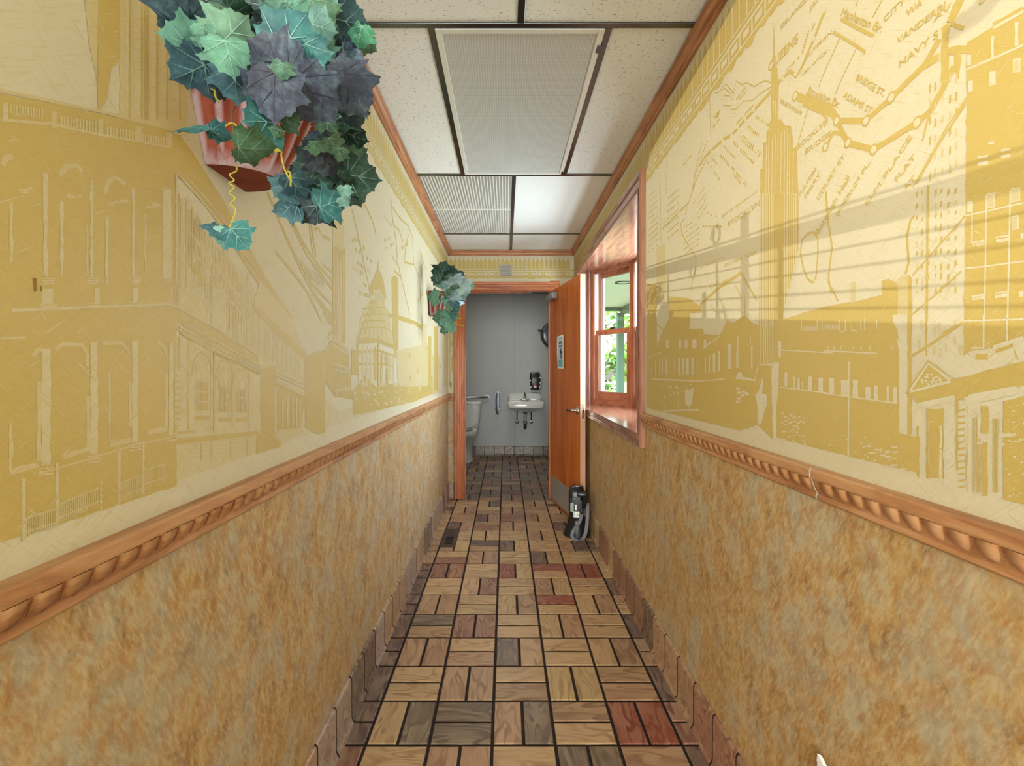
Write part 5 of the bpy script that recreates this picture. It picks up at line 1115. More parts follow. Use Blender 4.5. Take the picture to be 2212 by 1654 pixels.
for pts in (((1560, 340), (1530, 380), (1420, 510)), ((1450, 470), (1130, 830), (980, 1000)), ((1520, 950), (1290, 1160), (970, 1440)), ((1540, 1510), (1310, 1639)), ((1150, 0), (1135, 1639)), ((1155, 0), (1145, 1500))): W.stroke(r4(*pts), .0028, 'i', 2)
W.stroke(r6((1130, 60), (830, 265), (720, 330)), .0045, 'i', 2); W.stroke(r6((835, 0), (835, 330)), .003, 'i', 2)
for x, y in ((790, 40), (895, 100), (935, 60), (890, 250), (985, 230), (1060, 40), (1060, 170), (940, 270), (770, 200), (1000, 120), (1100, 250)): W.poly(rc(r6, x, y, x+16, y+75), 'p', 1)
# post with its lamp, pale pilaster
W.poly(r4((935, 990), (965, 1010), (978, 1040), (978, 1660), (935, 1660)), 'i', 3); W.poly(rc(r6, 682, 0, 715, 975), 'i', 3)
# --- large dark mass of buildings in the middle
W.poly([(1671, 686), (1690, 690), (1780, 662), (1860, 648), (1905, 636), (1905, 606), (1920, 602), (1939, 612), (1939, 720), (1946, 740), (1943, 765), (1943, 935), (1988, 945), (1986, 1022), (1780, 972), (1672, 943), (1672, 800)], 'i', 1)
W.poly(r4((815, 1040), (870, 1000), (935, 990), (935, 1660), (815, 1660)), 'p', 2)
W.poly(r6((560, 0), (682, 0), (682, 960), (615, 950), (612, 300), (585, 180)), 'c', 2); W.poly(r6((570, 60), (600, 120), (610, 200), (590, 190)), 'i', 3)
W.poly(r4((300, 1075), (358, 1065), (358, 1290), (300, 1300)), 'p', 1)
for b in ((45, 515, 85, 640), (140, 530, 203, 660), (237, 530, 280, 670), (340, 585, 380, 688), (410, 572, 440, 690), (512, 575, 530, 708), (560, 585, 598, 712)): W.poly(rc(r6, *b), 'c', 2)
for b in ((1730, 690, 1742, 815), (1775, 700, 1800, 830), (1825, 740, 1835, 840), (1893, 690, 1938, 850), (2008, 700, 2060, 862), (2132, 712, 2171, 882), (1630, 640, 1660, 800), (1560, 290, 1590, 470)): W.poly(rc(r5, *b), 'c', 2)
W.stroke(r6((207, 380), (203, 700), (198, 1190)), .0042, 'c', 2); W.stroke(r6((0, 290), (430, 312)), .0028, 'c', 2); W.stroke(r5((1590, 390), (2171, 425)), .0026, 'c', 2); W.stroke(r5((1580, 808), (2171, 880)), .0026, 'c', 2); W.stroke(r6((0, 637), (600, 718)), .0024, 'c', 2)
for x in (30, 80, 135, 240, 300, 370, 550): W.stroke(r6((x, 285), (x+5, 255)), .003, 'c', 2)
for pts in (((128, 40), (128, 125), (150, 138), (175, 128), (175, 40)), ((225, 75), (228, 125), (270, 130)), ((305, 30), (300, 120)), ((333, 20), (333, 125)), ((430, 40), (430, 120))): W.stroke(r6(*pts), .0026, 'c', 2)
for k in range(12): W.stroke(r6((10+k*10, 80), (10+k*10, 118)), .002, 'c', 2)
for x in (1820, 1995, 2050): W.stroke(r5((x, 60), (x, 180)), .003, 'c', 2)
for k in range(12): W.stroke(r5((1850+k*11, 125), (1850+k*11, 180)), .002, 'c', 2)
# broken foliage along the bottom of the mass
for k in range(150):
    x = rp.uniform(0, 560); y = rp.uniform(960, 1160+x*.28); s_ = rp.uniform(4, 13)
    if rp.random() < (y-900)/420: W.poly(r6((x-s_, y), (x, y-s_*.6), (x+s_*.8, y+s_*.3), (x, y+s_*.7)), 'c', 2)
for x, y in ((365, 1065), (430, 1095), (520, 1110), (575, 1075), (580, 1115), (570, 1165), (520, 1150), (575, 1220), (480, 1140), (385, 1120), (580, 1270), (520, 1240), (650, 1250), (690, 1270)): W.poly(rc(r6, x-22, y-7, x+22, y+7), 'c', 2)
for k in range(46):
    x = rp.uniform(1600, 1860); y = rp.uniform(1090, 1400+(x-1600)*.2); W.poly(rc(r5, x-14, y-7, x+14, y+7), 'c', 2)
# --- gabled pavilion at the left of this wall
W.poly(r5((95, -350), (200, -330), (200, 100), (270, 150), (565, 160), (720, 150), (730, 215), (905, 230), (950, 150), (985, 60), (1050, 90), (1185, 5), (1290, 100), (1345, 110), (1345, 560), (1500, 570), (1490, 800), (1500, 1395), (1330, 1230), (1130, 1292), (95, 1040)), 'i', 1)
W.poly(r3((330, 1290), (350, 1240), (575, 1265), (640, 1320), (700, 1350), (700, 1420), (575, 1430), (565, 1600), (270, 1640), (300, 1560), (340, 1480)), 'i', 2); W.poly(r3((200, 700), (290, 650), (290, 1300), (200, 1300)), 'p', 1)
W.stroke(r5((1185, 5), (1180, -240)), .004, 'i', 2)
W.poly(r5((200, 110), (270, 170), (240, 250), (205, 360)), 'c', 2); W.stroke(r5((255, 250), (258, 410)), .005, 'c', 2); W.poly(r5((730, 150), (890, 110), (980, 90), (905, 215), (740, 205)), 'c', 2)
W.stroke(r5((105, 480), (180, 440), (262, 410)), .004, 'c', 2); W.stroke(r5((710, 375), (905, 235)), .005, 'c', 2)
for x, y0, y1, w_ in ((130, 590, 670, 8), (150, 580, 668, 10), (190, 520, 665, 12), (237, 510, 662, 10), (262, 500, 660, 12), (310, 490, 660, 18), (340, 500, 655, 6), (400, 510, 655, 6), (455, 480, 665, 26), (495, 480, 665, 22), (545, 480, 665, 30), (600, 480, 670, 22), (655, 490, 650, 8), (745, 480, 660, 10), (790, 450, 650, 14), (842, 430, 640, 26), (900, 405, 628, 16), (1017, 330, 600, 34), (1092, 400, 590, 8), (1108, 240, 590, 14), (1265, 350, 610, 18), (1250, 240, 330, 10)): W.poly(rc(r5, x-w_/2, y0, x+w_/2, y1), 'c', 2)
for x in (460, 530, 630, 740, 320, 610): W.poly(r5((x-14, 290), (x+2, 262), (x+16, 290), (x+14, 375), (x-14, 375)), 'c', 2)
W.stroke(r5((140, 715), (630, 738)), .006, 'c', 2); W.stroke(r5((640, 742), (960, 715)), .004, 'c', 2); W.poly(r5((1085, 700), (1115, 640), (1150, 640), (1160, 690), (1290, 720), (1285, 735), (1085, 715)), 'c', 2); W.stroke(r5((270, 1070), (680, 1060)), .007, 'c', 2)
W.poly(r5((1360, 770), (1385, 690), (1395, 760), (1380, 880), (1435, 890), (1435, 990), (1400, 1090), (1370, 1220), (1330, 1225), (1325, 1000), (1300, 900), (1340, 850)), 'c', 2); W.stroke(r5((1335, 570), (1290, 750)), .004, 'c', 2)
W.poly(r5((1485, 600), (1530, 520), (1570, 540), (1560, 850), (1540, 1000), (1540, 1420), (1500, 1410), (1490, 1000)), 'c', 2)
for k in range(60):
    x = rp.uniform(200, 600); y = rp.uniform(770, 1030); s_ = rp.uniform(5, 16)
    if rp.random() < (x-100)/520: W.poly(r5((x-s_, y), (x, y-s_*.8), (x+s_*.7, y+s_*.3), (x, y+s_)), 'c', 2)
W.poly(r5((515, 830), (560, 840), (615, 815), (600, 960), (570, 1030), (520, 1000)), 'c', 2)
for x, y in ((1110, 820), (1125, 870), (1160, 900), (1120, 935), (1170, 860), (1210, 880), (1110, 970)): W.poly(rc(r5, x-22, y-14, x+22, y+12), 'c', 2)
# --- portico with pediment
W.poly(r6((665, 640), (848, 366), (1040, 520), (1090, 512), (1540, 395), (1700, 352), (1700, 555), (1150, 682), (770, 728), (715, 650)), 'i', 3)
W.poly(r6((760, 420), (870, 370), (1060, 512), (1120, 505), (1530, 390), (1640, 300), (1640, 190), (1560, 195), (1380, 262), (1230, 300), (1130, 330), (960, 350), (840, 350)), 'c', 2)
W.stroke(r6((700, 622), (852, 395), (1028, 528)), .0042, 'c', 4); W.stroke(r6((700, 625), (1035, 540)), .0042, 'c', 4)
for k in range(26):
    x = rp.uniform(800, 960); y = rp.uniform(460+abs(x-860)*.6, 570-(x-800)*.1); s_ = rp.uniform(8, 18); W.poly(r6((x-s_, y), (x, y-s_*.8), (x+s_*.8, y+s_*.2), (x, y+s_*.8)), 'c', 4)
for pts, w_ in ((((770, 735), (1070, 672)), .008), (((780, 748), (960, 725)), .003), (((1150, 700), (1580, 610)), .011), (((1180, 655), (1540, 590)), .003), (((1380, 262), (1624, 185)), .005)): W.stroke(r6(*pts), w_, 'c', 4)
W.poly(rc(r6, 1235, 315, 1335, 365), 'i', 3); W.poly(r6((1400, 280), (1540, 230), (1540, 262), (1400, 310)), 'i', 3); W.poly(r6((1545, 260), (1590, 370), (1560, 350)), 'i', 3)
for b in ((835, 760, 975, 1330), (1075, 680, 1092, 1260), (1280, 740, 1338, 962), (1290, 1035, 1332, 1470), (1160, 740, 1170, 1430)): W.poly(rc(r6, *b), 'i', 2)
W.poly(r6((1460, 700), (1700, 640), (1700, 1560), (1460, 1500)), 'i', 2); W.poly(r6((755, 905), (775, 905), (775, 1330), (755, 1300)), 'i', 2)
for b in ((852, 862, 884, 1320), (940, 900, 962, 1080), (940, 1090, 962, 1330), (975, 740, 990, 1380)): W.poly(rc(r6, *b), 'c', 3)
for k in range(8): W.stroke(r6((858+k*4, 870), (858+k*4, 1320)), .0012, 'i', 4)
for k in range(13): y = 770+k*52; W.poly(r6((1092, y), (1150, y-10), (1150, y+6), (1092, y+14)), 'i', 2)
for x in (1220, 1245, 1268, 1385, 1408): W.stroke(r6((x, 840), (x, 1440)), .0024, 'i', 2)
for b in ((1250, 800, 1280, 1000), (1430, 780, 1455, 960), (1245, 1030, 1290, 1050), (1420, 1040, 1470, 1062), (1260, 965, 1340, 990), (1420, 960, 1560, 985)): W.poly(rc(r6, *b), 'c', 3)
for k in range(40):
    x = rp.uniform(1480, 1660); y = rp.uniform(700, 1480); s_ = rp.uniform(5, 15); W.poly(r6((x-s_, y), (x, y-s_*.7), (x+s_, y+s_*.2), (x, y+s_*.7)), 'c', 3)
W.build(wr, {'i': 'mural_print', 'c': 'mural_highlights', 'p': 'mural_midtones'})

# ================= left wall
L = Print('L')
frieze(lambda pts: L.face(pts, 'i', 1, False), YF, YE-.002)
# tower behind the palace, upper left
L.poly(rA((560, -60), (700, -60), (690, 330), (640, 400), (620, 560), (560, 660)), 'i', 1); L.poly(rA((480, -60), (560, -60), (560, 500), (520, 300)), 'p', 1)
L.poly(rA((690, -60), (1080, -60), (1080, 780), (690, 720)), 'p', 1)
for x, w_ in ((720, 30), (770, 60), (860, 40), (930, 40), (990, 60), (1060, 20)): L.poly(rA((x, -60), (x+w_, -60), (x+w_*.8, 560), (x+w_*.3, 640), (x, 600)), 'c', 2)
for x in (745, 815, 835, 850, 905, 960, 1035): L.stroke(rA((x, -60), (x, 690)), .0035, 'i', 3)
# palace facade on the left
L.poly([(-40, 193), (0, 202), (110, 222), (214, 245), (300, 262), (375, 285), (378, 420), (380, 700), (381, 1050), (0, 1172), (-40, 1185)], 'i', 2)
L.stroke([(-40, 187), (214, 240), (370, 279)], .004, 'p', 3); L.stroke(rA((0, 690), (300, 715), (565, 775), (800, 815), (980, 850)), .0032, 'p', 3)
for x0, y0, x1, y1, n in ((55, 598, 250, 690, 12), (345, 668, 560, 772, 12), (610, 728, 790, 812, 10), (815, 770, 950, 838, 9)):
    for k in range(n):
        a, b = (k+.15)/n, (k+.6)/n; sl = (y1-y0)*.32; xa, xb = x0+(x1-x0)*a, x0+(x1-x0)*b; ya = y0+sl*a; L.poly(rA((xa, ya), (xb, ya), (xb, ya+(y1-y0)*.62), (xa, ya+(y1-y0)*.62)), 'c', 3)
for x in (20, 300, 570, 790, 965): L.poly(rA((x-8, 585+x*.18), (x+22, 590+x*.18), (x+22, 690+x*.16), (x-8, 690+x*.16)), 'c' if x in (20,) else 'p', 3)
for x, w_, y0, y1 in ((62, 14, 1170, 1510), (258, 26, 1000, 1590), (352, 18, 1160, 1590), (500, 10, 1300, 1590), (524, 16, 1040, 1600), (614, 18, 1250, 1640), (765, 14, 1080, 1600), (835, 12, 1230, 1640), (960, 50, 1090, 1600), (1015, 14, 1000, 1640)): L.poly(rA((x-w_/2, y0), (x+w_/2, y0), (x+w_/2, y1), (x-w_/2, y1)), 'c' if w_ > 13 else 'p', 3)
for pts in (((340, 1010), (380, 960), (440, 950), (470, 990)), ((600, 1120), (620, 1050), (660, 1020), (720, 1060)), ((70, 900), (30, 910), (10, 950))): L.stroke(rA(*pts), .006, 'p', 3)
for x, y in ((130, 1095), (420, 1130), (680, 1170), (890, 1180)):
    for k in range(6): dx, dy = rp.uniform(-45, 45), rp.uniform(-14, 14); L.poly(rA((x+dx-22, y+dy+8), (x+dx, y+dy-10), (x+dx+22, y+dy+8)), 'p', 3)
for x, s_ in ((275, 1.2), (535, 1.1), (775, .95), (970, .7)):   # capitals
    for k in range(3): L.poly(rA((x-32*s_+k*5, 1600+k*14), (x+34*s_-k*5, 1602+k*14), (x+34*s_-k*5, 1608+k*14), (x-32*s_+k*5, 1608+k*14)), 'c', 3)
for x0, x1, y0, y1 in ((218, 275, 155, 235), (497, 520, 150, 235), (692, 722, 150, 230), (893, 905, 145, 215)): L.poly(rc(rC, x0, y0, x1, y1), 'c' if x0 != 893 else 'p', 3)
for x, s_ in ((255, 1.2), (495, .9), (708, .9), (890, .6)):
    for k in range(2): L.poly(rc(rC, x-38*s_, 232+k*12-(x-255)*.02, x+38*s_, 238+k*12-(x-255)*.02), 'c', 3)
L.stroke(rC((60, 268), (300, 258), (880, 236), (930, 250)), .0035, 'c', 3); L.stroke(rC((0, 415), (130, 410)), .003, 'p', 3)
for x0, x1, y0, y1, m in ((215, 262, 470, 1080, 'c'), (190, 215, 640, 1060, 'p'), (472, 510, 435, 1020, 'c'), (450, 472, 720, 1010, 'p'), (690, 722, 425, 960, 'c'), (674, 690, 640, 880, 'p'), (885, 908, 440, 920, 'c'), (567, 578, 590, 960, 'p'), (45, 62, 860, 1130, 'p'), (866, 880, 600, 880, 'p')): L.poly(rc(rC, x0, y0, x1, y1), m, 3)
for x, y, s_ in ((240, 1090, 1), (495, 1025, .9), (710, 962, .8), (905, 912, .7)):
    for k in range(3): L.poly(rC((x-40*s_, y+k*16+8), (x+36*s_, y+k*16-2), (x+36*s_, y+k*16+5), (x-40*s_, y+k*16+15)), 'c', 3)
for q in (((50, 1115), (90, 1085), (190, 1065), (205, 1090), (60, 1130)), ((330, 1025), (450, 985), (455, 1010), (330, 1050)), ((580, 965), (690, 935), (690, 960), (570, 990)), ((775, 895), (870, 880), (870, 905), (780, 920))): L.poly(rC(*q), 'p', 3)
for pts in (((170, 510), (200, 470), (215, 480)), ((290, 470), (330, 445), (430, 450), (455, 500), (460, 560)), ((540, 440), (640, 440), (680, 500)), ((820, 430), (860, 460), (875, 520))): L.stroke(rC(*pts), .005, 'p', 3)
for x, y0, y1 in ((122, 1150, 1475), (296, 1070, 1395), (624, 1008, 1285), (751, 950, 1235), (528, 1160, 1320)):
    L.stroke(rC((x, y0), (x, y1)), .0042 if x != 528 else .002, 'c', 3)
    for k in range(5): yy = y0+(y1-y0)*(.1+.2*k); L.poly(rC((x-9, yy), (x, yy-9), (x+9, yy), (x, yy+9)), 'c', 4)
for x0, x1, ya, yb in ((135, 300, 1400, 1350), (300, 520, 1330, 1240), (635, 750, 1215, 1170), (755, 870, 1150, 1115)):
    n = int((x1-x0)/11)
    for k in range(n): x = x0+(x1-x0)*k/n; y = ya+(yb-ya)*k/n; L.stroke(rC((x, y-40), (x, y+55)), .0014, 'p', 3)
    L.stroke(rC((x0, ya-42), (x1, yb-42)), .0022, 'p', 3); L.stroke(rC((x0, ya+30), (x1, yb+30)), .0022, 'p', 3)
L.stroke(rC((200, 1125), (460, 1050), (700, 975), (920, 930)), .0024, 'p', 3)
# flank of the palace running away: cornices, pilasters, windows
L.poly(rA((975, 755), (1040, 780), (1110, 880), (1260, 1110))+g8((620, 290), (740, 500), (770, 560), (940, 830), (905, 830), (730, 610), (450, 190), (330, 60), (240, -40)), 'i', 1)
for pts in (((300, 20), (420, 150), (560, 330), (740, 560)), ((270, -20), (390, 110), (540, 300), (720, 520)), ((330, 10), (480, 180), (620, 370))): L.stroke(g8(*pts), .0035, 'c', 3)
L.poly(g8((235, 740), (460, 850), (740, 1030), (745, 1095), (500, 990), (285, 850), (235, 870)), 'i', 1); L.poly(g8((285, 640), (480, 760), (470, 790), (285, 665)), 'p', 1)
for pts in (((280, 830), (520, 965), (745, 1090)), ((285, 870), (520, 1000), (745, 1115)), ((250, 745), (470, 865), (740, 1035))): L.stroke(g8(*pts), .0032, 'c', 3)
for pts in (((285, 895), (520, 1025), (745, 1130)), ((290, 905), (520, 1035), (745, 1140))): L.stroke(g8(*pts), .003, 'i', 3)
for x, y0, y1, m in ((280, 100, 740, 'i'), (298, 130, 700, 'p'), (325, 130, 640, 'i'), (440, 330, 700, 'p'), (455, 400, 740, 'p'), (470, 380, 850, 'i'), (565, 420, 900, 'p'), (580, 480, 880, 'p'), (600, 500, 960, 'p'), (680, 560, 960, 'p'), (745, 560, 1030, 'i'), (255, 890, 1480, 'i'), (285, 930, 1440, 'i'), (335, 940, 1460, 'i'), (470, 1000, 1470, 'p'), (485, 1010, 1470, 'i'), (590, 1080, 1450, 'i'), (675, 1120, 1440, 'p'), (690, 1130, 1450, 'p'), (640, 860, 950, 'p'), (665, 580, 960, 'p')): L.stroke(g8((x, y0), (x, y1)), .0045 if m == 'i' else .006, m, 1)
for k in range(9): y = 1120+k*36; L.poly(rc(g8, 258, y, 290, y+26), 'c', 3); L.stroke(g8((258, y+30), (290, y+28)), .0028, 'i', 3)
for x, y, w_, h in ((385, 1180, 62, 170), (520, 1210, 55, 150), (620, 1230, 40, 130)):
    L.poly(g8((x, y), (x+w_, y+8), (x+w_, y+h), (x, y+h)), 'i', 1)
    for k in (.36, .7): L.stroke(g8((x, y+h*k), (x+w_, y+h*k+3)), .003, 'c', 3)
    L.stroke(g8((x+w_/2, y), (x+w_/2, y+h)), .002, 'c', 3)
    arch = [(x-6+(w_+12)*(.5-.5*math.cos(math.pi*k/8)), y-20-w_*1.7*math.sin(math.pi*k/8)) for k in range(9)]
    L.stroke(g8((x-6, y+h), *arch, (x+w_+6, y+h)), .0045, 'p', 1); L.poly(g8(*[(a, b+22) for a, b in arch]), 'p', 1)
    arch = [(x-26+(w_+52)*(.5-.5*math.cos(math.pi*k/8)), y-30-w_*2.2*math.sin(math.pi*k/8)) for k in range(9)]; L.stroke(g8(*arch), .0045, 'i', 1)
    L.stroke(g8((x-10, y+h+45), (x+w_+14, y+h+40)), .008, 'i', 1)
for x, y, w_, h in ((372, 350, 60, 70), (372, 540, 60, 60), (375, 630, 55, 70), (510, 480, 60, 80), (505, 640, 50, 50), (650, 650, 35, 60)): L.poly(g8((x, y), (x+w_, y+h*.55), (x+w_, y+h*1.3), (x, y+h)), 'p', 1)
L.poly(g8((370, 520), (435, 590), (430, 640), (370, 560)), 'i', 1); L.poly(g8((490, 440), (575, 560), (560, 600), (500, 500)), 'p', 1)
L.stroke(g8((270, 1530), (740, 1480)), .010, 'i', 1); L.stroke(g8((270, 1480), (380, 1470)), .005, 'i', 1); L.stroke(g8((480, 1470), (560, 1465)), .004, 'p', 1)
for k in range(4): L.stroke(g8((280, 1555+k*26), (740, 1500+k*20)), .003, 'p', 1)
for x in (410, 470, 580, 675): L.stroke(g8((x, 1540-(x-400)*.1), (x, 1640-(x-400)*.12)), .005, 'i', 1)
for k in range(26):
    x = 345+k*15; y0 = 170+k*22; L.stroke(g8((x, y0+rp.uniform(-20, 30)), (x, y0+rp.uniform(170, 420))), .0045, rp.choice('ppi'), 1)
for k in range(12):
    x = 350+k*32; y = 330+k*42; L.stroke(g8((x, y), (x+42, y+52)), .008, 'p', 1); L.stroke(g8((x, y+90), (x+40, y+125)), .006, 'p', 1)
# next buildings
L.poly(g8((750, 600), (940, 830), (1010, 1020), (1000, 1060), (850, 930), (710, 740)), 'p', 1); L.poly(g8((710, 735), (760, 780), (1010, 1010), (1010, 1055), (850, 915), (720, 775)), 'i', 2)
for x in (780, 800, 830, 850, 880, 905, 930, 955, 975): L.stroke(g8((x, 860+(x-780)*.7), (x, 1060+(x-780)*.55)), .006, 'p', 1)
L.poly(g8((755, 1110), (838, 1092), (838, 1180), (1010, 1255), (1010, 1280), (850, 1210), (835, 1215), (835, 1500), (870, 1530), (870, 1560), (730, 1600), (730, 1500), (755, 1480)), 'i', 2)
for pts in (((838, 1120), (1010, 1200)), ((838, 1145), (1010, 1225)), ((838, 1185), (1010, 1265))): L.stroke(g8(*pts), .005, 'c', 3)
L.poly(g8((850, 1215), (1010, 1275), (985, 1450), (850, 1460)), 'i', 1)
for x in (880, 910, 938, 960, 980): L.poly(g8((x-5, 1232+(x-850)*.4), (x+4, 1236+(x-850)*.4), (x+4, 1440), (x-5, 1442)), 'c', 3)
for k in range(4): L.stroke(g8((850, 1470+k*16), (985, 1455+k*12)), .004, 'p', 1)
L.poly(g8((1010, 1040), (1075, 1010), (1125, 1005), (1125, 1480), (1085, 1490), (1010, 1450)), 'i', 2)
L.poly(g7((340, 1340), (470, 1325), (550, 1195), (660, 1290), (680, 1480), (690, 1660), (560, 1640), (470, 1500), (345, 1500)), 'i', 1)
L.poly(g7((0, 1410), (120, 1400), (340, 1500), (340, 1560), (120, 1460), (0, 1480)), 'p', 1)
for k in range(6): L.stroke(g7((480+k*6, 1400), (480+k*6, 1520)), .004, 'p', 2)
for pts in (((470, 1330), (550, 1210), (660, 1300)), ((555, 1260), (670, 1330)), ((560, 1400), (670, 1430)), ((560, 1440), (675, 1465)), ((560, 1600), (690, 1570))): L.stroke(g7(*pts), .006, 'c', 3)
for x in (575, 595, 615, 640, 660): L.stroke(g7((x, 1430), (x, 1640)), .006, 'c', 3)
# suspension cables and bridge tower
for pts in (((60, 120), (130, 290), (210, 480), (310, 700), (400, 870), (470, 980), (550, 1070)), ((75, 150), (150, 330), (230, 510), (330, 730), (420, 890), (545, 1040)), ((180, 250), (260, 400), (340, 560), (430, 700), (545, 850)), ((250, 340), (330, 500), (420, 640), (545, 780)), ((370, 330), (385, 480), (410, 620), (470, 740), (545, 830)), ((385, 330), (400, 470), (425, 600)), ((120, 560), (200, 660), (300, 780), (380, 900), (460, 1080)), ((300, 620), (360, 760), (480, 900), (545, 960)), ((20, 780), (120, 900), (250, 1060)), ((470, 660), (545, 715)), ((410, 400), (440, 390), (460, 430)), ((470, 440), (530, 475))): L.stroke(g7(*pts), .0085, 'i', 1)
for k in range(14): x = 310+k*13; L.stroke(g7((x, 640+k*9), (x+10, 730+k*8)), .006, 'p', 1)
for pts in (((480, 1020), (500, 1060), (550, 1110)), ((490, 1040), (545, 1090)), ((515, 1190), (550, 1150)), ((510, 1210), (525, 1165))): L.stroke(g7(*pts), .012, 'i', 1)
L.poly(g7((545, 330), (560, 300), (630, 310), (637, 1245), (610, 1240), (555, 1190), (545, 1000)), 'p', 1); L.poly(g7((545, 540), (570, 520), (610, 560), (637, 540), (637, 1245), (612, 1240), (612, 620), (585, 640), (585, 1180), (555, 1190), (545, 1100)), 'i', 2)
for x in (575, 600, 622): L.stroke(g7((x, 580), (x, 1170)), .008, 'p', 3)
for pts in (((690, 250), (715, 350), (760, 560), (800, 750), (830, 900)), ((745, 170), (800, 240), (840, 330), (868, 430)), ((980, 170), (990, 300), (1020, 500), (1030, 640), (1060, 780), (1090, 900), (1120, 1030)), ((990, 230), (1050, 320), (1110, 370), (1140, 450), (1150, 650), (1190, 760)), ((1000, 370), (1040, 400), (1070, 490)), ((1080, 640), (1150, 660)), ((1110, 440), (1090, 520), (1080, 640)), ((1000, 700), (1060, 760)), ((1200, 560), (1240, 700))): L.stroke(g7(*pts), .0105, 'i', 1)
def ldash(a, b, n, w_):
    (x0, y0), (x1, y1) = a, b
    for k in range(n):
        if rp.random() < .85: L.stroke([(x0+(x1-x0)*(k+.1)/n, y0+(y1-y0)*(k+.1)/n), (x0+(x1-x0)*(k+.7)/n, y0+(y1-y0)*(k+.7)/n)], w_, 'i' if rp.random() < .5 else 'p', 1)
for a, b, n in (((705, 545), (750, 570), 4), ((750, 500), (800, 560), 5), ((690, 680), (780, 730), 6), ((725, 640), (830, 720), 7), ((725, 860), (830, 900), 6), ((765, 795), (800, 820), 3), ((770, 590), (840, 640), 5), ((930, 480), (1000, 450), 4), ((940, 540), (1010, 500), 4), ((990, 600), (1030, 660), 4), ((930, 300), (990, 380), 4), ((1060, 540), (1110, 500), 3), ((1180, 930), (1220, 870), 3), ((690, 480), (740, 470), 3)): ldash(g7(a)[0], g7(b)[0], n, .016)
# domed hall
L.poly(g7((884, 630), (890, 690), (925, 780), (945, 900), (935, 960), (890, 900), (835, 880), (815, 840), (850, 760), (878, 690)), 'i', 1); L.poly(g7((845, 845), (895, 850), (940, 920), (936, 970), (880, 910), (845, 880)), 'c', 2)
for x in (850, 865, 880, 895, 910, 925): L.stroke(g7((x, 845+(x-850)*.6), (x, 890+(x-850)*.9)), .012, 'i', 3)
L.poly(g7((730, 1215), (745, 1090), (790, 970), (835, 905), (890, 905), (935, 965), (970, 1060), (995, 1250), (880, 1200), (800, 1195)), 'p', 1)
for k in range(7): a = 745+k*35; L.stroke(g7((a, 1200-k*3+max(0, k-3)*14), (790+k*21, 1040+abs(k-3)*6), (835+k*14, 925+max(0, k-3)*12)), .012, 'i', 2)
for y in (980, 1030, 1080, 1130): L.stroke(g7((770-(y-980)*.14, y+10), (850, y-6), (930, y), (965+(y-980)*.15, y+30)), .006, 'i', 2)
L.poly(g7((715, 1240), (735, 1212), (800, 1200), (880, 1205), (1000, 1255), (1005, 1290), (880, 1240), (740, 1250)), 'i', 2); L.poly(g7((880, 1190), (890, 1190), (890, 1560), (880, 1560)), 'i', 3)
L.poly(g7((720, 1255), (740, 1250), (740, 1600), (730, 1400)), 'i', 1); L.stroke(g7((740, 1310), (900, 1300), (1005, 1340)), .010, 'i', 2); L.stroke(g7((740, 1400), (900, 1395), (1005, 1420)), .010, 'i', 2)
for x, y0, y1, w_ in ((770, 1260, 1560, 10), (800, 1270, 1560, 16), (830, 1290, 1550, 16), (862, 1280, 1520, 22), (910, 1320, 1540, 18), (945, 1330, 1400, 26), (975, 1350, 1520, 16), (915, 1430, 1540, 14), (950, 1430, 1560, 18), (1000, 1340, 1560, 10)): L.poly(g7((x-w_/2, y0+10), (x, y0-12), (x+w_/2, y0+14), (x+w_/2, y1), (x-w_/2, y1)), 'p' if w_ < 18 else 'i', 2)
for k in range(7): L.stroke(g7((685, 1300+k*28), (735, 1310+k*26)), .014, 'i', 2)
L.poly(g7((985, 750), (1020, 745), (1035, 770), (1035, 1360), (1010, 1350), (990, 1150)), 'i', 1); L.poly(g7((955, 1015), (1010, 1030), (1100, 1055), (1180, 1090), (1240, 1140), (1230, 1160), (1150, 1105), (1050, 1075), (960, 1050)), 'i', 1)
L.poly(g7((1020, 1300), (1160, 1270), (1260, 1240), (1280, 1600), (1150, 1640), (1030, 1600)), 'p', 1)
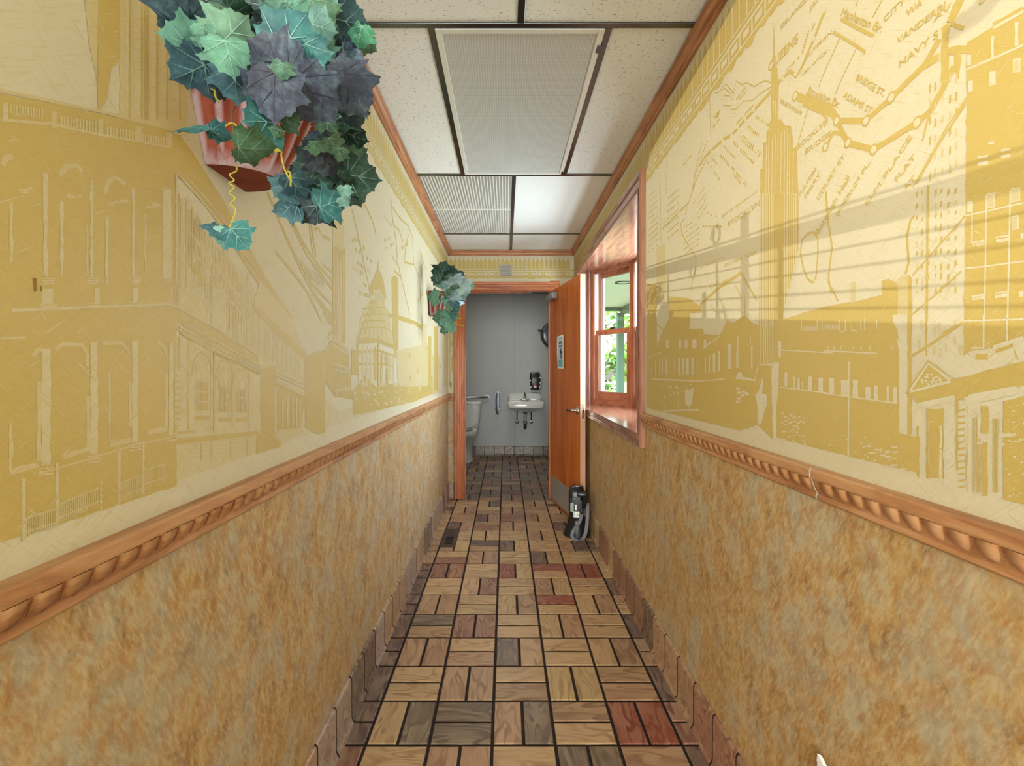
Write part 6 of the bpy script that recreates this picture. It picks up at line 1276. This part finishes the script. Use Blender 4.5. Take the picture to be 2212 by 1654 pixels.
for k in range(60):
    x, y = rp.uniform(1020, 1370), rp.uniform(1260, 1580); w_, h = rp.uniform(4, 14), rp.uniform(10, 46); L.poly(rc(g7, x, y, x+w_, y+h), rp.choice('ipc'), 2)
for b in ((1085, 1340, 1110, 1560), (1140, 1340, 1165, 1560), (1255, 1190, 1280, 1600), (1290, 1330, 1340, 1610), (1210, 1100, 1245, 1250), (1300, 1120, 1330, 1600), (1370, 1180, 1400, 1560)): L.poly(rc(g7, *b), rp.choice('ip'), 2)
L.poly(g7((690, 1600), (790, 1480), (870, 1570), (1010, 1540), (1100, 1570), (1270, 1560), (1330, 1600), (1150, 1680), (800, 1760), (700, 1780)), 'i', 1)
for k in range(80):
    x, y = rp.uniform(700, 1120), rp.uniform(1540, 1700); s_ = rp.uniform(5, 14); L.poly(g7((x-s_, y), (x, y-s_), (x+s_, y+s_*.4), (x, y+s_)), rp.choice('pci'), 2)
# wash behind the lower city and the palace flank: pale print down to the lower edge
L.poly([(381, 560), (470, 520), (560, 640), (640, 720), (700, 860), (760, 905), (381, 1040)], 'c', 0)
L.poly([(700, 900), (900, 830), (965, 845), (760, 905)], 'c', 0)
L.poly(rC((170, 100), (186, 96), (190, 165), (176, 172)), 's', 4); L.poly(rC((208, 140), (216, 142), (214, 168), (208, 166)), 's', 4)
L.build(wl, {'i': 'mural_print', 'c': 'mural_highlights', 'p': 'mural_midtones', 's': 'brown_stain'})
# end wall frieze and the slim strips beside the casing
mb = MB(); fk = [0]
def efr(pts): fk[0] += 1; mb.add([(u, YE-.0006-fk[0]*1.6e-6, z) for u, z in pts], [tuple(range(len(pts)))])
frieze(efr, XL+.003, XR-.003)
mb.build('mural_print', 'wallpaper_ink', we, kind='stuff')
mb = MB()
for a, b, c, d in ((-.56, -.545, 1.1, 1.95), (-.54, -.52, 1.25, 1.42), (-.545, -.52, 1.5, 1.56), (-.54, -.525, 1.62, 1.8), (-.55, -.53, 1.08, 1.16)): mb.add([(a, YE-.0006, c), (b, YE-.0006, c+.01), (b, YE-.0006, d), (a, YE-.0006, d-.01)], [(0, 1, 2, 3)])
mb.build('mural_print', 'wallpaper_ink', we, kind='stuff')
